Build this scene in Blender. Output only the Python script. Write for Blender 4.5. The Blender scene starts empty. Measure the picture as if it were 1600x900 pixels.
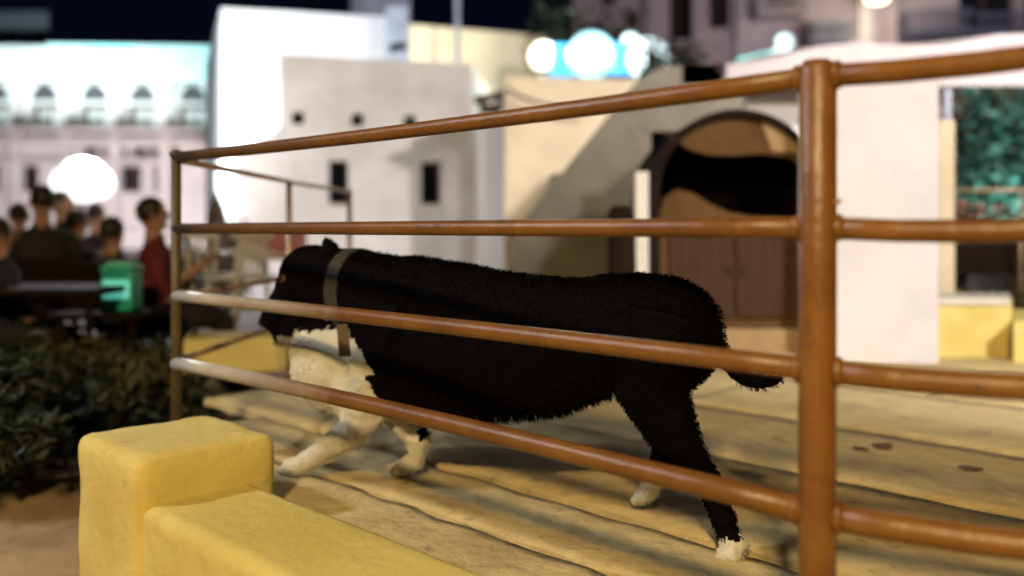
import bpy, bmesh, math, random
from mathutils import Vector, Matrix, noise
random.seed(7)
S = bpy.context.scene
COL = S.collection
R = math.radians
F = 1386.0; HY = 358.0; CZ = 0.68

# ---------------------------------------------------------------- camera
cam = bpy.data.cameras.new('camera'); co = bpy.data.objects.new('camera', cam); COL.objects.link(co)
co.location = (0, 0, CZ); co.rotation_euler = (R(90), 0, 0)
cam.sensor_width = 36; cam.lens = 36*F/1600; cam.shift_y = -(450-HY)/1600
cam.clip_start = 0.05; cam.clip_end = 500
cam.dof.use_dof = True; cam.dof.focus_distance = 1.85; cam.dof.aperture_fstop = 1.2
S.camera = co
# ---------------------------------------------------------------- night sky
w = bpy.data.worlds.new('World'); S.world = w; w.use_nodes = True
nt = w.node_tree; bg = nt.nodes['Background']
sky = nt.nodes.new('ShaderNodeTexSky'); sky.sky_type = 'NISHITA'; sky.sun_disc = False
sky.sun_elevation = R(-6); sky.sun_rotation = R(200); sky.altitude = 0
mixn = nt.nodes.new('ShaderNodeMix'); mixn.data_type = 'RGBA'; mixn.inputs['Factor'].default_value = 0.9
nt.links.new(sky.outputs[0], mixn.inputs['A']); mixn.inputs['B'].default_value = (0.0045, 0.008, 0.022, 1)
nt.links.new(mixn.outputs['Result'], bg.inputs['Color']); bg.inputs['Strength'].default_value = 0.32
S.view_settings.view_transform = 'Standard'; S.view_settings.look = 'None'
S.view_settings.exposure = 0.0; S.view_settings.gamma = 1.0
try: S.view_settings.use_curve_mapping = False
except Exception: pass

def lamp(name, kind, loc, power, color, size=0.1, target=None, spot=None, parent=None, blend=0.5):
    l = bpy.data.lights.new(name, kind); l.energy = power; l.color = color
    if kind in ('POINT', 'SPOT'): l.shadow_soft_size = size
    if kind == 'AREA': l.size = size
    if spot: l.spot_size = R(spot); l.spot_blend = blend
    o = bpy.data.objects.new(name, l); COL.objects.link(o); o.location = loc
    if target is not None:
        o.rotation_euler = (Vector(target)-Vector(loc)).to_track_quat('-Z', 'Y').to_euler()
    if parent: o.parent = parent; o.matrix_parent_inverse = parent.matrix_basis.inverted()
    return o
WARM = (1.0, 0.68, 0.25); COOL = (0.86, 0.97, 1.0)

# ---------------------------------------------------------------- helpers
def P(x, y, d): return Vector(((x-800)/F*d, d, CZ-(y-HY)/F*d))
def X(x, d): return (x-800)/F*d
def Z(y, d): return CZ-(y-HY)/F*d

def mat(name, col, rough=0.7, metal=0, col2=None, scale=6, bump=0.0, bscale=40, emit=None, estr=0, detail=6, spec=0.5, stretch=None):
    m = bpy.data.materials.new(name); m.use_nodes = True
    n = m.node_tree.nodes; L = m.node_tree.links; b = n['Principled BSDF']
    b.inputs['Base Color'].default_value = (*col, 1); b.inputs['Roughness'].default_value = rough
    b.inputs['Metallic'].default_value = metal; b.inputs['Specular IOR Level'].default_value = spec
    tc = n.new('ShaderNodeTexCoord'); mp = n.new('ShaderNodeMapping'); L.new(tc.outputs['Object'], mp.inputs['Vector'])
    if stretch: mp.inputs['Scale'].default_value = stretch
    if col2 is not None:
        t = n.new('ShaderNodeTexNoise'); t.inputs['Scale'].default_value = scale; t.inputs['Detail'].default_value = detail
        t.inputs['Roughness'].default_value = 0.65
        L.new(mp.outputs[0], t.inputs['Vector'])
        r = n.new('ShaderNodeValToRGB'); r.color_ramp.elements[0].position = 0.36; r.color_ramp.elements[1].position = 0.66
        r.color_ramp.elements[0].color = (*col2, 1); r.color_ramp.elements[1].color = (*col, 1)
        L.new(t.outputs['Fac'], r.inputs['Fac']); L.new(r.outputs[0], b.inputs['Base Color'])
        rr = n.new('ShaderNodeMapRange'); rr.inputs['To Min'].default_value = min(1, rough+0.12); rr.inputs['To Max'].default_value = max(0, rough-0.08)
        L.new(t.outputs['Fac'], rr.inputs['Value']); L.new(rr.outputs[0], b.inputs['Roughness'])
    if bump:
        t2 = n.new('ShaderNodeTexNoise'); t2.inputs['Scale'].default_value = bscale; t2.inputs['Detail'].default_value = 8
        L.new(mp.outputs[0], t2.inputs['Vector'])
        bp = n.new('ShaderNodeBump'); bp.inputs['Strength'].default_value = bump; bp.inputs['Distance'].default_value = 0.02
        L.new(t2.outputs['Fac'], bp.inputs['Height']); L.new(bp.outputs[0], b.inputs['Normal'])
    if emit:
        b.inputs['Emission Color'].default_value = (*emit, 1); b.inputs['Emission Strength'].default_value = estr
    return m

M = dict(
 white=mat('white_plaster', (.72,.71,.70), .8, col2=(.58,.56,.54), scale=1.6, bump=.35, bscale=18),
 whiteblock=mat('white_block_plaster', (.68,.66,.69), .75, col2=(.60,.58,.61), scale=2.4, bump=.3, bscale=25),
 cream=mat('cream_plaster', (.78,.68,.48), .8, col2=(.66,.56,.40), scale=1.5, bump=.3, bscale=18),
 hotel=mat('hotel_plaster', (.70,.67,.66), .8, col2=(.58,.54,.53), scale=.5, bump=.2, bscale=6),
 apart=mat('mauve_plaster', (.46,.38,.42), .85, col2=(.36,.30,.33), scale=.4, bump=.2, bscale=5),
 grey=mat('olive_grey_plaster', (.150,.140,.108), .9, col2=(.115,.105,.080), scale=3, bump=.6, bscale=20),
 towergrey=mat('blue_grey_concrete', (.30,.32,.40), .85, col2=(.17,.18,.22), scale=1.5, bump=.2),
 yellow=mat('yellow_wall_paint', (.68,.57,.19), .8, col2=(.57,.46,.12), scale=2.6, bump=.22, bscale=30),
 yellow2=mat('pale_yellow_paint', (.78,.66,.24), .7, col2=(.64,.52,.16), scale=4, bump=.3, bscale=30),
 rail=mat('orange_brown_rail_paint', (.215,.094,.017), .38, col2=(.14,.053,.008), scale=9, bump=.12, bscale=60, spec=.6),
 railworn=mat('worn_pale_rail_metal', (.48,.36,.26), .3, metal=.4, col2=(.28,.17,.10), scale=14, bump=.12, bscale=60),
 darkpost=mat('dark_olive_post_paint', (.10,.07,.025), .5, col2=(.06,.04,.015), scale=10),
 pebble=mat('brown_pebble', (.16,.10,.06), .9, col2=(.10,.06,.035), scale=30, bump=.6),
 stone=mat('tan_flagstone', (.62,.50,.25), .85, col2=(.47,.36,.17), scale=4.5, bump=.9, bscale=14, detail=10),
 stain=mat('dark_joint_earth', (.045,.026,.012), .95, col2=(.02,.012,.006), scale=9, bump=.6),
 ground=mat('brown_packed_ground', (.46,.32,.17), .85, col2=(.32,.20,.10), scale=2.0, bump=.6, bscale=12),
 asphalt=mat('grey_paving', (.16,.15,.14), .8, col2=(.10,.095,.09), scale=1.2, bump=.4),
 dark=mat('dark_opening', (.004,.0035,.0035), .9, spec=.1),
 soot=mat('soot_black', (.0015,.0012,.0012), .95, col2=(.003,.0025,.002), scale=5, spec=.03),
 darkarch=mat('shaded_arch_glass', (.045,.035,.038), .7),
 roofgrey=mat('dull_grey_roof', (.05,.048,.055), .9),
 glass=mat('dark_glass', (.012,.012,.016), .12),
 wframe=mat('brown_window_frame', (.10,.06,.035), .5),
 brown=mat('brown_clay_render', (.115,.055,.010), .85, col2=(.08,.036,.006), scale=4, bump=.5, bscale=20),
 tanp=mat('tan_clay_render', (.42,.30,.15), .8, col2=(.32,.21,.10), scale=4, bump=.4, bscale=20),
 redwood=mat('dark_red_wood', (.060,.022,.004), .75, col2=(.040,.014,.003), scale=6, bump=.4, stretch=(6,6,.6)),
 darkwood=mat('dark_wood', (.018,.009,.005), .85, col2=(.010,.005,.003), scale=8, spec=.15),
 cyanlightcol=mat('parapet_painted_cyan_light', (.48,.74,.76), .6, col2=(.68,.76,.78), scale=.35),  # cyan of the floodlit band put into the parapet colour
 whitepaint=mat('white_paint', (.75,.72,.66), .5, col2=(.62,.58,.52), scale=5),
 leaf=mat('dark_green_leaf', (.018,.032,.009), .6, col2=(.008,.014,.005), scale=5),
 leaf2=mat('olive_leaf', (.085,.08,.018), .6, col2=(.04,.04,.012), scale=5),
 leafteal=mat('blue_green_leaf', (.05,.15,.12), .45, col2=(.02,.07,.055), scale=3),
 leafyel=mat('yellow_green_leaf', (.35,.30,.04), .55, col2=(.18,.15,.03), scale=5),
 bark=mat('brown_bark', (.09,.06,.035), .9, col2=(.05,.03,.02), scale=10, bump=.6),
 petal=mat('red_petal', (.35,.05,.05), .5, col2=(.30,.14,.10), scale=4),
 fur=mat('black_fur', (.0020,.0017,.0017), .8, col2=(.0035,.002,.0017), scale=12, spec=.05),
 furw=mat('white_fur', (.64,.62,.53), .8, col2=(.52,.50,.41), scale=14, spec=.2),
 nose=mat('wet_black_nose', (.01,.009,.009), .25),
 tongue=mat('pink_tongue', (.30,.09,.08), .4),
 eye=mat('amber_eye', (.07,.035,.012), .12),
 pupil=mat('black_pupil', (.004,.004,.004), .08),
 collar=mat('grey_green_webbing', (.035,.032,.020), .85, col2=(.024,.02,.012), scale=60),
 tag=mat('brown_leather', (.10,.065,.03), .6),
 skin=mat('skin', (.42,.23,.15), .55),
 hairb=mat('dark_hair', (.02,.012,.008), .6),
 maroon=mat('maroon_cloth', (.16,.018,.03), .85, col2=(.11,.012,.02), scale=8),
 navy=mat('navy_cloth', (.018,.020,.045), .85, col2=(.012,.013,.03), scale=8),
 blackc=mat('black_cloth', (.014,.012,.013), .85, col2=(.02,.017,.018), scale=8),
 purple=mat('purple_grey_cloth', (.07,.05,.09), .85, col2=(.05,.035,.06), scale=8),
 teal=mat('teal_plastic', (.06,.60,.50), .35, col2=(.02,.36,.28), scale=4),
 tealglow=mat('glowing_teal_panel', (.2,.8,.7), .4, emit=(.16,.80,.62), estr=.55),
 tealw=mat('pale_teal_plastic', (.30,.80,.70), .4),
 plasticw=mat('white_plastic', (.72,.70,.66), .4),
 redc=mat('dull_red_cloth', (.22,.06,.05), .8),
 metal=mat('dark_steel', (.06,.055,.05), .4, metal=.8),
 cable=mat('black_cable', (.02,.018,.016), .6),
 globe=mat('white_globe_lit', (.9,.9,.9), .3, emit=(.72,.97,1.0), estr=1.5),
 globec=mat('cyan_globe_lit', (.5,.8,.9), .3, emit=(.42,.93,1.0), estr=1.15),
 globew=mat('warm_globe_lit', (.9,.9,.8), .3, emit=(1.0,.95,.80), estr=1.4),
 globehot=mat('white_flood_lit', (.9,.9,.9), .3, emit=(1.0,.98,1.0), estr=1.5),
 bluelit=mat('blue_sign_lit', (.05,.3,.6), .3, emit=(.02,.36,.85), estr=1.0),
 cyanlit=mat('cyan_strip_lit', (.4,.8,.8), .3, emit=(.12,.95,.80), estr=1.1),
 warmlit=mat('warm_lamp_lit', (.9,.8,.5), .3, emit=(1.0,.85,.55), estr=4),
 awning=mat('pale_awning_cloth', (.42,.38,.38), .85, col2=(.34,.31,.31), scale=2),
 blueg=mat('blue_grey_panel', (.10,.11,.17), .5),
)

class MB:
    """collects shapes for ONE mesh object"""
    def __init__(s): s.bm = bmesh.new(); s.mi = 0; s.mats = []
    def use(s, m):
        if m not in s.mats: s.mats.append(m)
        s.mi = s.mats.index(m); return s
    def _f(s, fs):
        for f in fs: f.material_index = s.mi
    def face(s, pts):
        vs = [s.bm.verts.new(p) for p in pts]; f = s.bm.faces.new(vs); f.material_index = s.mi; return f
    def box(s, c, size, rot=None, bev=0.0):
        m = Matrix.Translation(c) @ (rot.to_4x4() if rot else Matrix.Identity(4)) @ Matrix.Diagonal((*size, 1))
        g = bmesh.ops.create_cube(s.bm, size=1, matrix=m)
        fs = list({f for v in g['verts'] for f in v.link_faces}); s._f(fs)
        if bev:
            es = list({e for f in fs for e in f.edges})
            r = bmesh.ops.bevel(s.bm, geom=es, offset=bev, segments=2, affect='EDGES', profile=.6); s._f(r['faces'])
        return s
    def prism(s, pts, z0, z1, bev=0.0):
        """footprint pts (x,y), z1 float or list of per-corner tops"""
        n = len(pts); zt = z1 if isinstance(z1, (list, tuple)) else [z1]*n
        a = [s.bm.verts.new((p[0], p[1], z0)) for p in pts]; b = [s.bm.verts.new((p[0], p[1], z)) for p, z in zip(pts, zt)]
        fs = [s.bm.faces.new(a[::-1]), s.bm.faces.new(b)]
        for i in range(n): fs.append(s.bm.faces.new((a[i], a[(i+1)%n], b[(i+1)%n], b[i])))
        s._f(fs)
        if bev:
            es = list({e for f in fs for e in f.edges})
            r = bmesh.ops.bevel(s.bm, geom=es, offset=bev, segments=3, affect='EDGES', profile=.5); s._f(r['faces'])
        return s
    def rough(s, cuts=10, amp=.004, f=9):
        bmesh.ops.subdivide_edges(s.bm, edges=[e for e in s.bm.edges if e.calc_length() > .06], cuts=cuts, use_grid_fill=True)
        s.bm.normal_update()
        for v in s.bm.verts:
            n_ = noise.noise(v.co*f)+.5*noise.noise(v.co*f*3.1); chip = noise.noise(v.co*f*1.7+Vector((5, 5, 5)))
            v.co += v.normal*(n_*amp-(max(0, chip-.35)*amp*4 if abs(abs(v.normal.x)+abs(v.normal.y)+abs(v.normal.z)-1.41) > .1 and len({round(g_.normal.z, 1) for g_ in v.link_faces}) > 1 else 0))
        for f_ in s.bm.faces: f_.smooth = True
        return s
    def slab(s, poly, y0, y1):
        """outline in x,z extruded along y"""
        a = [s.bm.verts.new((p[0], y0, p[1])) for p in poly]; b = [s.bm.verts.new((p[0], y1, p[1])) for p in poly]
        n = len(poly); fs = [s.bm.faces.new(a), s.bm.faces.new(b[::-1])]
        for i in range(n): fs.append(s.bm.faces.new((a[(i+1)%n], a[i], b[i], b[(i+1)%n])))
        s._f(fs); return s
    def tube(s, pts, r, seg=14, cap=True, wob=0.0):
        pts = [Vector(p) for p in pts]; rs = r if isinstance(r, (list, tuple)) else [r]*len(pts)
        rings = []; up = None
        for i, p in enumerate(pts):
            d = (pts[min(i+1, len(pts)-1)]-pts[max(i-1, 0)]).normalized()
            if up is None: up = Vector((0, 0, 1)) if abs(d.z) < .9 else Vector((1, 0, 0))
            a = d.cross(up).normalized(); b = a.cross(d).normalized(); up = b
            ring = []
            for k in range(seg):
                t = 2*math.pi*k/seg; rr = rs[i]*(1+wob*random.uniform(-1, 1))
                ring.append(s.bm.verts.new(p+a*math.cos(t)*rr+b*math.sin(t)*rr))
            rings.append(ring)
        for i in range(len(rings)-1):
            for k in range(seg):
                f = s.bm.faces.new((rings[i][k], rings[i][(k+1)%seg], rings[i+1][(k+1)%seg], rings[i+1][k])); f.material_index = s.mi; f.smooth = True
        if cap:
            for rg in (rings[0][::-1], rings[-1]):
                f = s.bm.faces.new(rg); f.material_index = s.mi
        return s
    def ball(s, c, r, sc=(1, 1, 1), seg=20, rot=None):
        m = Matrix.Translation(c) @ (rot.to_4x4() if rot else Matrix.Identity(4)) @ Matrix.Diagonal((r*sc[0], r*sc[1], r*sc[2], 1))
        g = bmesh.ops.create_uvsphere(s.bm, u_segments=seg, v_segments=seg//2+2, radius=1, matrix=m)
        for f in {f for v in g['verts'] for f in v.link_faces}: f.material_index = s.mi; f.smooth = True
        return s
    def build(s, name, material=None, parent=None, fix=True, origin=None):
        if fix: bmesh.ops.recalc_face_normals(s.bm, faces=s.bm.faces)
        me = bpy.data.meshes.new(name)
        if origin is not None:
            bmesh.ops.translate(s.bm, verts=s.bm.verts, vec=-Vector(origin))
        s.bm.to_mesh(me); s.bm.free()
        ms = s.mats if s.mats else [material]
        for m in ms: me.materials.append(m)
        o = bpy.data.objects.new(name, me); COL.objects.link(o)
        if origin is not None: o.location = origin
        if parent is not None:
            o.parent = parent; o.matrix_parent_inverse = parent.matrix_basis.inverted()
        return o
def tag(o, label=None, cat=None, group=None, kind=None):
    if label: o['label'] = label
    if cat: o['category'] = cat
    if group: o['group'] = group
    if kind: o['kind'] = kind
    return o
def empty(name, loc, label, cat, group=None, rz=0):
    o = bpy.data.objects.new(name, None); COL.objects.link(o); o.location = loc; o.rotation_euler = (0, 0, rz)
    o.empty_display_size = .1
    return tag(o, label, cat, group)
def copy_tree(o, parent=None):
    c = o.copy(); COL.objects.link(c); c.parent = parent
    if parent is not None: c.matrix_parent_inverse = o.matrix_parent_inverse.copy()
    for ch in list(o.children): copy_tree(ch, c)
    return c
def struct(o): return tag(o, kind='structure')

def wall_holes(mb, p0, p1, z0, z1, holes, rec=0.12):
    """vertical wall face from p0 to p1 (xy) with recessed holes (u0,u1,za,zb); outward normal is to the right of p0->p1"""
    p0 = Vector((*p0, 0)); p1 = Vector((*p1, 0)); L = (p1-p0).length; d = (p1-p0)/L; n = Vector((d.y, -d.x, 0))
    us = sorted({0, L, *[h[0] for h in holes], *[h[1] for h in holes]}); vs = sorted({z0, z1, *[h[2] for h in holes], *[h[3] for h in holes]})
    pt = lambda u, v, r=0: p0+d*u+Vector((0, 0, v))-n*r
    for i in range(len(us)-1):
        for j in range(len(vs)-1):
            cu = (us[i]+us[i+1])/2; cv = (vs[j]+vs[j+1])/2
            if any(h[0] < cu < h[1] and h[2] < cv < h[3] for h in holes): continue
            mb.face([pt(us[i], vs[j]), pt(us[i+1], vs[j]), pt(us[i+1], vs[j+1]), pt(us[i], vs[j+1])])
    for (a, b, c, e) in holes:
        mb.face([pt(a, c), pt(b, c), pt(b, c, rec), pt(a, c, rec)]); mb.face([pt(a, e), pt(a, e, rec), pt(b, e, rec), pt(b, e)])
        mb.face([pt(a, c), pt(a, c, rec), pt(a, e, rec), pt(a, e)]); mb.face([pt(b, c), pt(b, e), pt(b, e, rec), pt(b, c, rec)])
        mb.face([pt(a, c, rec), pt(b, c, rec), pt(b, e, rec), pt(a, e, rec)])
    return pt, L
def building(name, foot, z0, z1, material, holes, label, cat='building', rec=.12, bev=0, part='wall'):
    """foot[0]->foot[1] is the front; holes on it"""
    root = empty(name, (foot[0][0], foot[0][1], z0), label, cat)
    mb = MB().use(material)
    pt, L = wall_holes(mb, foot[0], foot[1], z0, z1, holes, rec)
    n = len(foot)
    for i in range(1, n):
        a, b = foot[i], foot[(i+1) % n]
        mb.face([(a[0], a[1], z0), (b[0], b[1], z0), (b[0], b[1], z1), (a[0], a[1], z1)])
    mb.face([(p[0], p[1], z1) for p in foot])
    mb.build(part, None, root, fix=False)
    return root, pt, L
def window(root, pt, h, rec=.12, frame=.035, bars=True, pane=None, name='window'):
    a, b, c, e = h
    m = MB().use(M['wframe']); r = rec-.03
    def bar(u0, u1, v0, v1):
        q = [pt(u0, v0, r), pt(u1, v0, r), pt(u1, v1, r), pt(u0, v1, r)]; q2 = [pt(u0, v0, r+.028), pt(u1, v0, r+.028), pt(u1, v1, r+.028), pt(u0, v1, r+.028)]
        m.face(q)
        for i in range(4): m.face([q[i], q2[i], q2[(i+1) % 4], q[(i+1) % 4]])
    f = frame
    bar(a, a+f, c, e); bar(b-f, b, c, e); bar(a+f, b-f, c, c+f); bar(a+f, b-f, e-f, e)
    if bars: bar((a+b)/2-f/3, (a+b)/2+f/3, c+f, e-f)
    w_ = m.build(name, None, root)
    p = MB(); r2 = rec-.012
    p.face([pt(a+.002, c+.002, r2), pt(b-.002, c+.002, r2), pt(b-.002, e-.002, r2), pt(a+.002, e-.002, r2)])
    p.build('pane', pane or M['glass'], w_)
    return w_

def blotch(m, scale, lo, hi, dark, amount=.6):
    n = m.node_tree.nodes; L = m.node_tree.links; b = n['Principled BSDF']; src = b.inputs['Base Color'].links[0].from_socket
    tc = n.new('ShaderNodeTexCoord'); t = n.new('ShaderNodeTexNoise'); t.inputs['Scale'].default_value = scale; t.inputs['Detail'].default_value = 5; t.inputs['Roughness'].default_value = .7
    L.new(tc.outputs['Object'], t.inputs['Vector'])
    mr = n.new('ShaderNodeMapRange'); mr.inputs['From Min'].default_value = lo; mr.inputs['From Max'].default_value = hi; mr.inputs['To Max'].default_value = amount
    L.new(t.outputs['Fac'], mr.inputs['Value']); mx = n.new('ShaderNodeMix'); mx.data_type = 'RGBA'
    L.new(mr.outputs[0], mx.inputs['Factor']); L.new(src, mx.inputs['A']); mx.inputs['B'].default_value = (*dark, 1); L.new(mx.outputs['Result'], b.inputs['Base Color'])
blotch(M['stone'], 40, .58, .72, (.22, .14, .06), .5); blotch(M['stone'], 6.5, .60, .70, (.13, .075, .03), .7); blotch(M['stone'], 2.1, .52, .70, (.30, .19, .10), .6)
blotch(M['yellow'], 1.8, .50, .72, (.52, .37, .10), .6); blotch(M['yellow'], 9, .60, .72, (.30, .21, .07), .45); blotch(M['white'], .9, .52, .75, (.52, .49, .46), .6)
blotch(M['rail'], 38, .63, .67, (.05, .03, .02), .85); blotch(M['rail'], 7, .55, .7, (.12, .035, .012), .6)
blotch(M['whiteblock'], 1.4, .52, .75, (.60, .56, .51), .5); blotch(M['ground'], 3, .5, .7, (.20, .12, .06), .6)
# ================================================================ ground
LOW = -0.35
g = MB(); g.face([(-300, -20, LOW), (300, -20, LOW), (300, 400, LOW), (-300, 400, LOW)]); struct(g.build('ground', M['ground']))
pl = MB(); pl.face([(-40, 7.5, LOW+.004), (60, 7.5, LOW+.004), (60, 120, LOW+.004), (-40, 120, LOW+.004)]); struct(pl.build('plaza', M['asphalt']))
# raised terrace behind the railing
fx, fy = X(275, 2.615), 2.615            # far post
nx, ny = X(1277, 1.232), 1.232           # near post
dirR = Vector((nx-fx, ny-fy, 0)).normalized(); nrm = Vector((-dirR.y, dirR.x, 0))   # nrm points to the dog side
if nrm.y < 0: nrm = -nrm
T0 = Vector((fx, fy, 0))
def RP(u, v, z=0): return T0+dirR*u+nrm*v+Vector((0, 0, z))
ter = MB()
A = RP(-.02, -.09); B = RP(5.0, -.09)
ter.prism([(A.x, A.y), (B.x, B.y), (16, B.y), (16, 9.4), (fx-.05, 9.4)], LOW, -.03)
struct(ter.build('terrace', M['stain']))
# flagstone rows laid parallel to the railing
pv = MB().use(M['stone'])
rows = []; v = -.085; k = 0
joint_v = [-.085, .21, .50, 1.16, 1.80, 2.6]
while joint_v[-1] < 12: joint_v.append(joint_v[-1]+random.uniform(.8, 1.1))
def clipleft(p): return p.x > fx-.03 and p.y < 9.35 and p.x < 15.5
for i in range(len(joint_v)-1):
    v0, v1 = joint_v[i], joint_v[i+1]; u = -9+random.uniform(0, .8)
    gap = .012 if i > 0 else .008
    while u < 13:
        L = random.uniform(2.2, 3.6); c = RP(u+L/2, (v0+v1)/2)
        e0 = RP(u+.004, (v0+v1)/2)
        oks = [u+L*q/60 for q in range(61) if clipleft(RP(u+L*q/60, (v0+v1)/2)) and RP(u+L*q/60, 0).y > -1.5]
        U, LL = u, L
        if len(oks) > 3:
            u = oks[0]; L = oks[-1]-oks[0]
            top = random.uniform(-.002, .002)
            n = max(3, int(L/.05)); bot = []; tp = []
            for q in range(n+1):
                uu = u+.003+(L-.006)*q/n
                n0 = noise.noise(Vector((uu*9, v0*9, 1)))*.022; n1 = noise.noise(Vector((uu*9, v1*9, 7)))*.022
                bot.append(RP(uu, v0+gap+n0)); tp.append(RP(uu, v1-gap+n1))
            zz = lambda p: top+noise.noise(Vector((p.x*3, p.y*3, 0)))*.0018+noise.noise(Vector((p.x*14, p.y*14, 3)))*.0016
            rowsn = 8; grid = []
            for j in range(rowsn+1):
                grid.append([pv.bm.verts.new((*(b_.lerp(t_, j/rowsn)).xy, zz(b_.lerp(t_, j/rowsn))-(.002 if j in (0, rowsn) else 0))) for b_, t_ in zip(bot, tp)])
            for j in range(rowsn):
                for q in range(n):
                    f = pv.bm.faces.new((grid[j][q], grid[j][q+1], grid[j+1][q+1], grid[j+1][q])); f.smooth = True
            edge = grid[0]+[r_[-1] for r_ in grid[1:]]+grid[-1][-2::-1]+[r_[0] for r_ in grid[-2:0:-1]]
            low = [pv.bm.verts.new((v_.co.x, v_.co.y, -.031)) for v_ in edge]
            for q in range(len(edge)):
                q2 = (q+1) % len(edge); pv.bm.faces.new((edge[q], low[q], low[q2], edge[q2]))
        u = U+LL
struct(pv.build('paving', None))

# ================================================================ yellow kerb wall and pillar
kw = MB().use(M['yellow'])
a = RP(.30, -.37); b = RP(5.0, -.37); c = RP(5.0, -.105); d_ = RP(.30, -.105)
kw.prism([(a.x, a.y), (b.x, b.y), (c.x, c.y), (d_.x, d_.y)], LOW-.02, .085, bev=.026).rough(24)
tag(kw.build('low_wall', None), 'low yellow painted wall running along the foot of the orange railing, cut by the bottom edge', 'wall')
pil = MB().use(M['yellow'])
pc = Vector((-.805, 2.13, 0)); hs = .172
cs = [pc+dirR*hs*sx+nrm*hs*sy for sx, sy in ((-1, -1), (1, -1), (1, 1), (-1, 1))]
pil.prism([(p.x, p.y) for p in cs], LOW-.02, .19, bev=.03).rough(14)
tag(pil.build('wall_pillar', None), 'square yellow pillar at the far left end of the low wall', 'pillar')

# ================================================================ railing
rail = empty('railing', (nx, ny, 0), 'orange brown tubular railing with four rails crossing in front of the black dog', 'railing')
zs = [Z(119, 1.232), Z(356, 1.232), Z(568, 1.232), Z(783, 1.232)]
zs = [CZ+.212, CZ+.002, CZ-.196, CZ-.395]
post = MB(); post.tube([(nx, ny, -.02), (nx, ny, .3), (nx, ny, .6), (nx, ny, zs[0]+.012), (nx, ny, zs[0]+.022)], [.0255, .0255, .0255, .0255, .018], seg=28)
post.build('post', M['rail'], rail)
bpl = MB(); bpl.tube([(nx, ny, 0), (nx, ny, .012)], .06, seg=24); bpl.build('base_plate', M['rail'], rail)
fp = MB(); fp.tube([(fx, fy, -.02), (fx, fy, CZ+.215)], [.015, .015], seg=20); fp.build('post', M['darkpost'], rail)
fpc = MB(); fpc.ball((fx, fy, CZ+.222), .020, (1, 1, .7)); fpc.build('post_cap', M['darkpost'], rail)
def rmat(endcol):  # endcol: shade on upper rails, pale light on lower ones, painted towards far end
    m = mat('rail_paint_end_light_shade', (.20, .090, .018), .38, col2=(.13, .050, .009), scale=9, bump=.1, bscale=60)
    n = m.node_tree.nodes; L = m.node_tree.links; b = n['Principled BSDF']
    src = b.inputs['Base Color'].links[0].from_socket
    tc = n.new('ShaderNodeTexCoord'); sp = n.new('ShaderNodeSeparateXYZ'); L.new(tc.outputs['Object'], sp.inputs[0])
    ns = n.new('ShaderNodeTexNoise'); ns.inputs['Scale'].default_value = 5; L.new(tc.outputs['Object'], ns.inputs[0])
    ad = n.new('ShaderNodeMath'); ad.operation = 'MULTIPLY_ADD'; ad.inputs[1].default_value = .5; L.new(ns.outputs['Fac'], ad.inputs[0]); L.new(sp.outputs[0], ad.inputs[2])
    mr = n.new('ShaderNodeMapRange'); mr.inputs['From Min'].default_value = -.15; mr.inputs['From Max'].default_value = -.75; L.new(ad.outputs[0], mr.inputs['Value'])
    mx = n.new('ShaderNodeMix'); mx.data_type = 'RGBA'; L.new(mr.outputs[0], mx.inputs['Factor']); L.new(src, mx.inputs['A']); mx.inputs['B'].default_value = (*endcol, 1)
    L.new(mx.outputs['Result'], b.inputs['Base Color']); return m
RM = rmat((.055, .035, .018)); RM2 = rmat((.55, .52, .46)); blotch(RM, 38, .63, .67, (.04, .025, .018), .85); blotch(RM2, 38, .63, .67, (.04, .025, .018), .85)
rr = [.0155, .0150, .0165, .0185]
ends_r = [P(1640, 84, 1.06), P(1640, 358, 1.10), P(1640, 606, 1.10), P(1640, 856, 1.10)]
bow = [0.006, 0, -.002, -.008]
for i in range(4):
    far = Vector((fx, fy, zs[i])); near = Vector((nx, ny, zs[i]))
    pts = [far.lerp(near, t/10)+Vector((0, 0, -bow[i]*math.sin(math.pi*t/10))) for t in range(11)]
    e = ends_r[i]; ext = near+(e-near)*2.2
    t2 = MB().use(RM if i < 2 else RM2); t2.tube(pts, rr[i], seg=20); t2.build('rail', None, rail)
    t3 = MB().use(M['rail']); t3.tube([near+(ext-near)*t/6+Vector((0, 0, -.004*math.sin(math.pi*t/3))) for t in range(7)], rr[i]*1.02, seg=20); t3.build('rail', None, rail)
# weld collar bolt on near post
bo = MB(); bo.ball((nx+.022, ny-.016, CZ+.038), .006, (1, .6, .6)); bo.build('bolt', M['railworn'], rail)
for i in range(4):
    for (pp, q_) in ((Vector((fx, fy, zs[i])), -1), (ends_r[i], 1)):
        dv = (pp-Vector((nx, ny, zs[i]))).normalized(); c0 = Vector((nx, ny, zs[i]))+dv*.0235
        m_ = MB().use(M['rail']); m_.tube([c0, c0+dv*.003, c0+dv*.007, c0+dv*.010], [rr[i]*1.12, rr[i]*1.28, rr[i]*1.22, rr[i]*1.0], seg=20, wob=.05); m_.build('weld_bead', None, rail)
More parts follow.
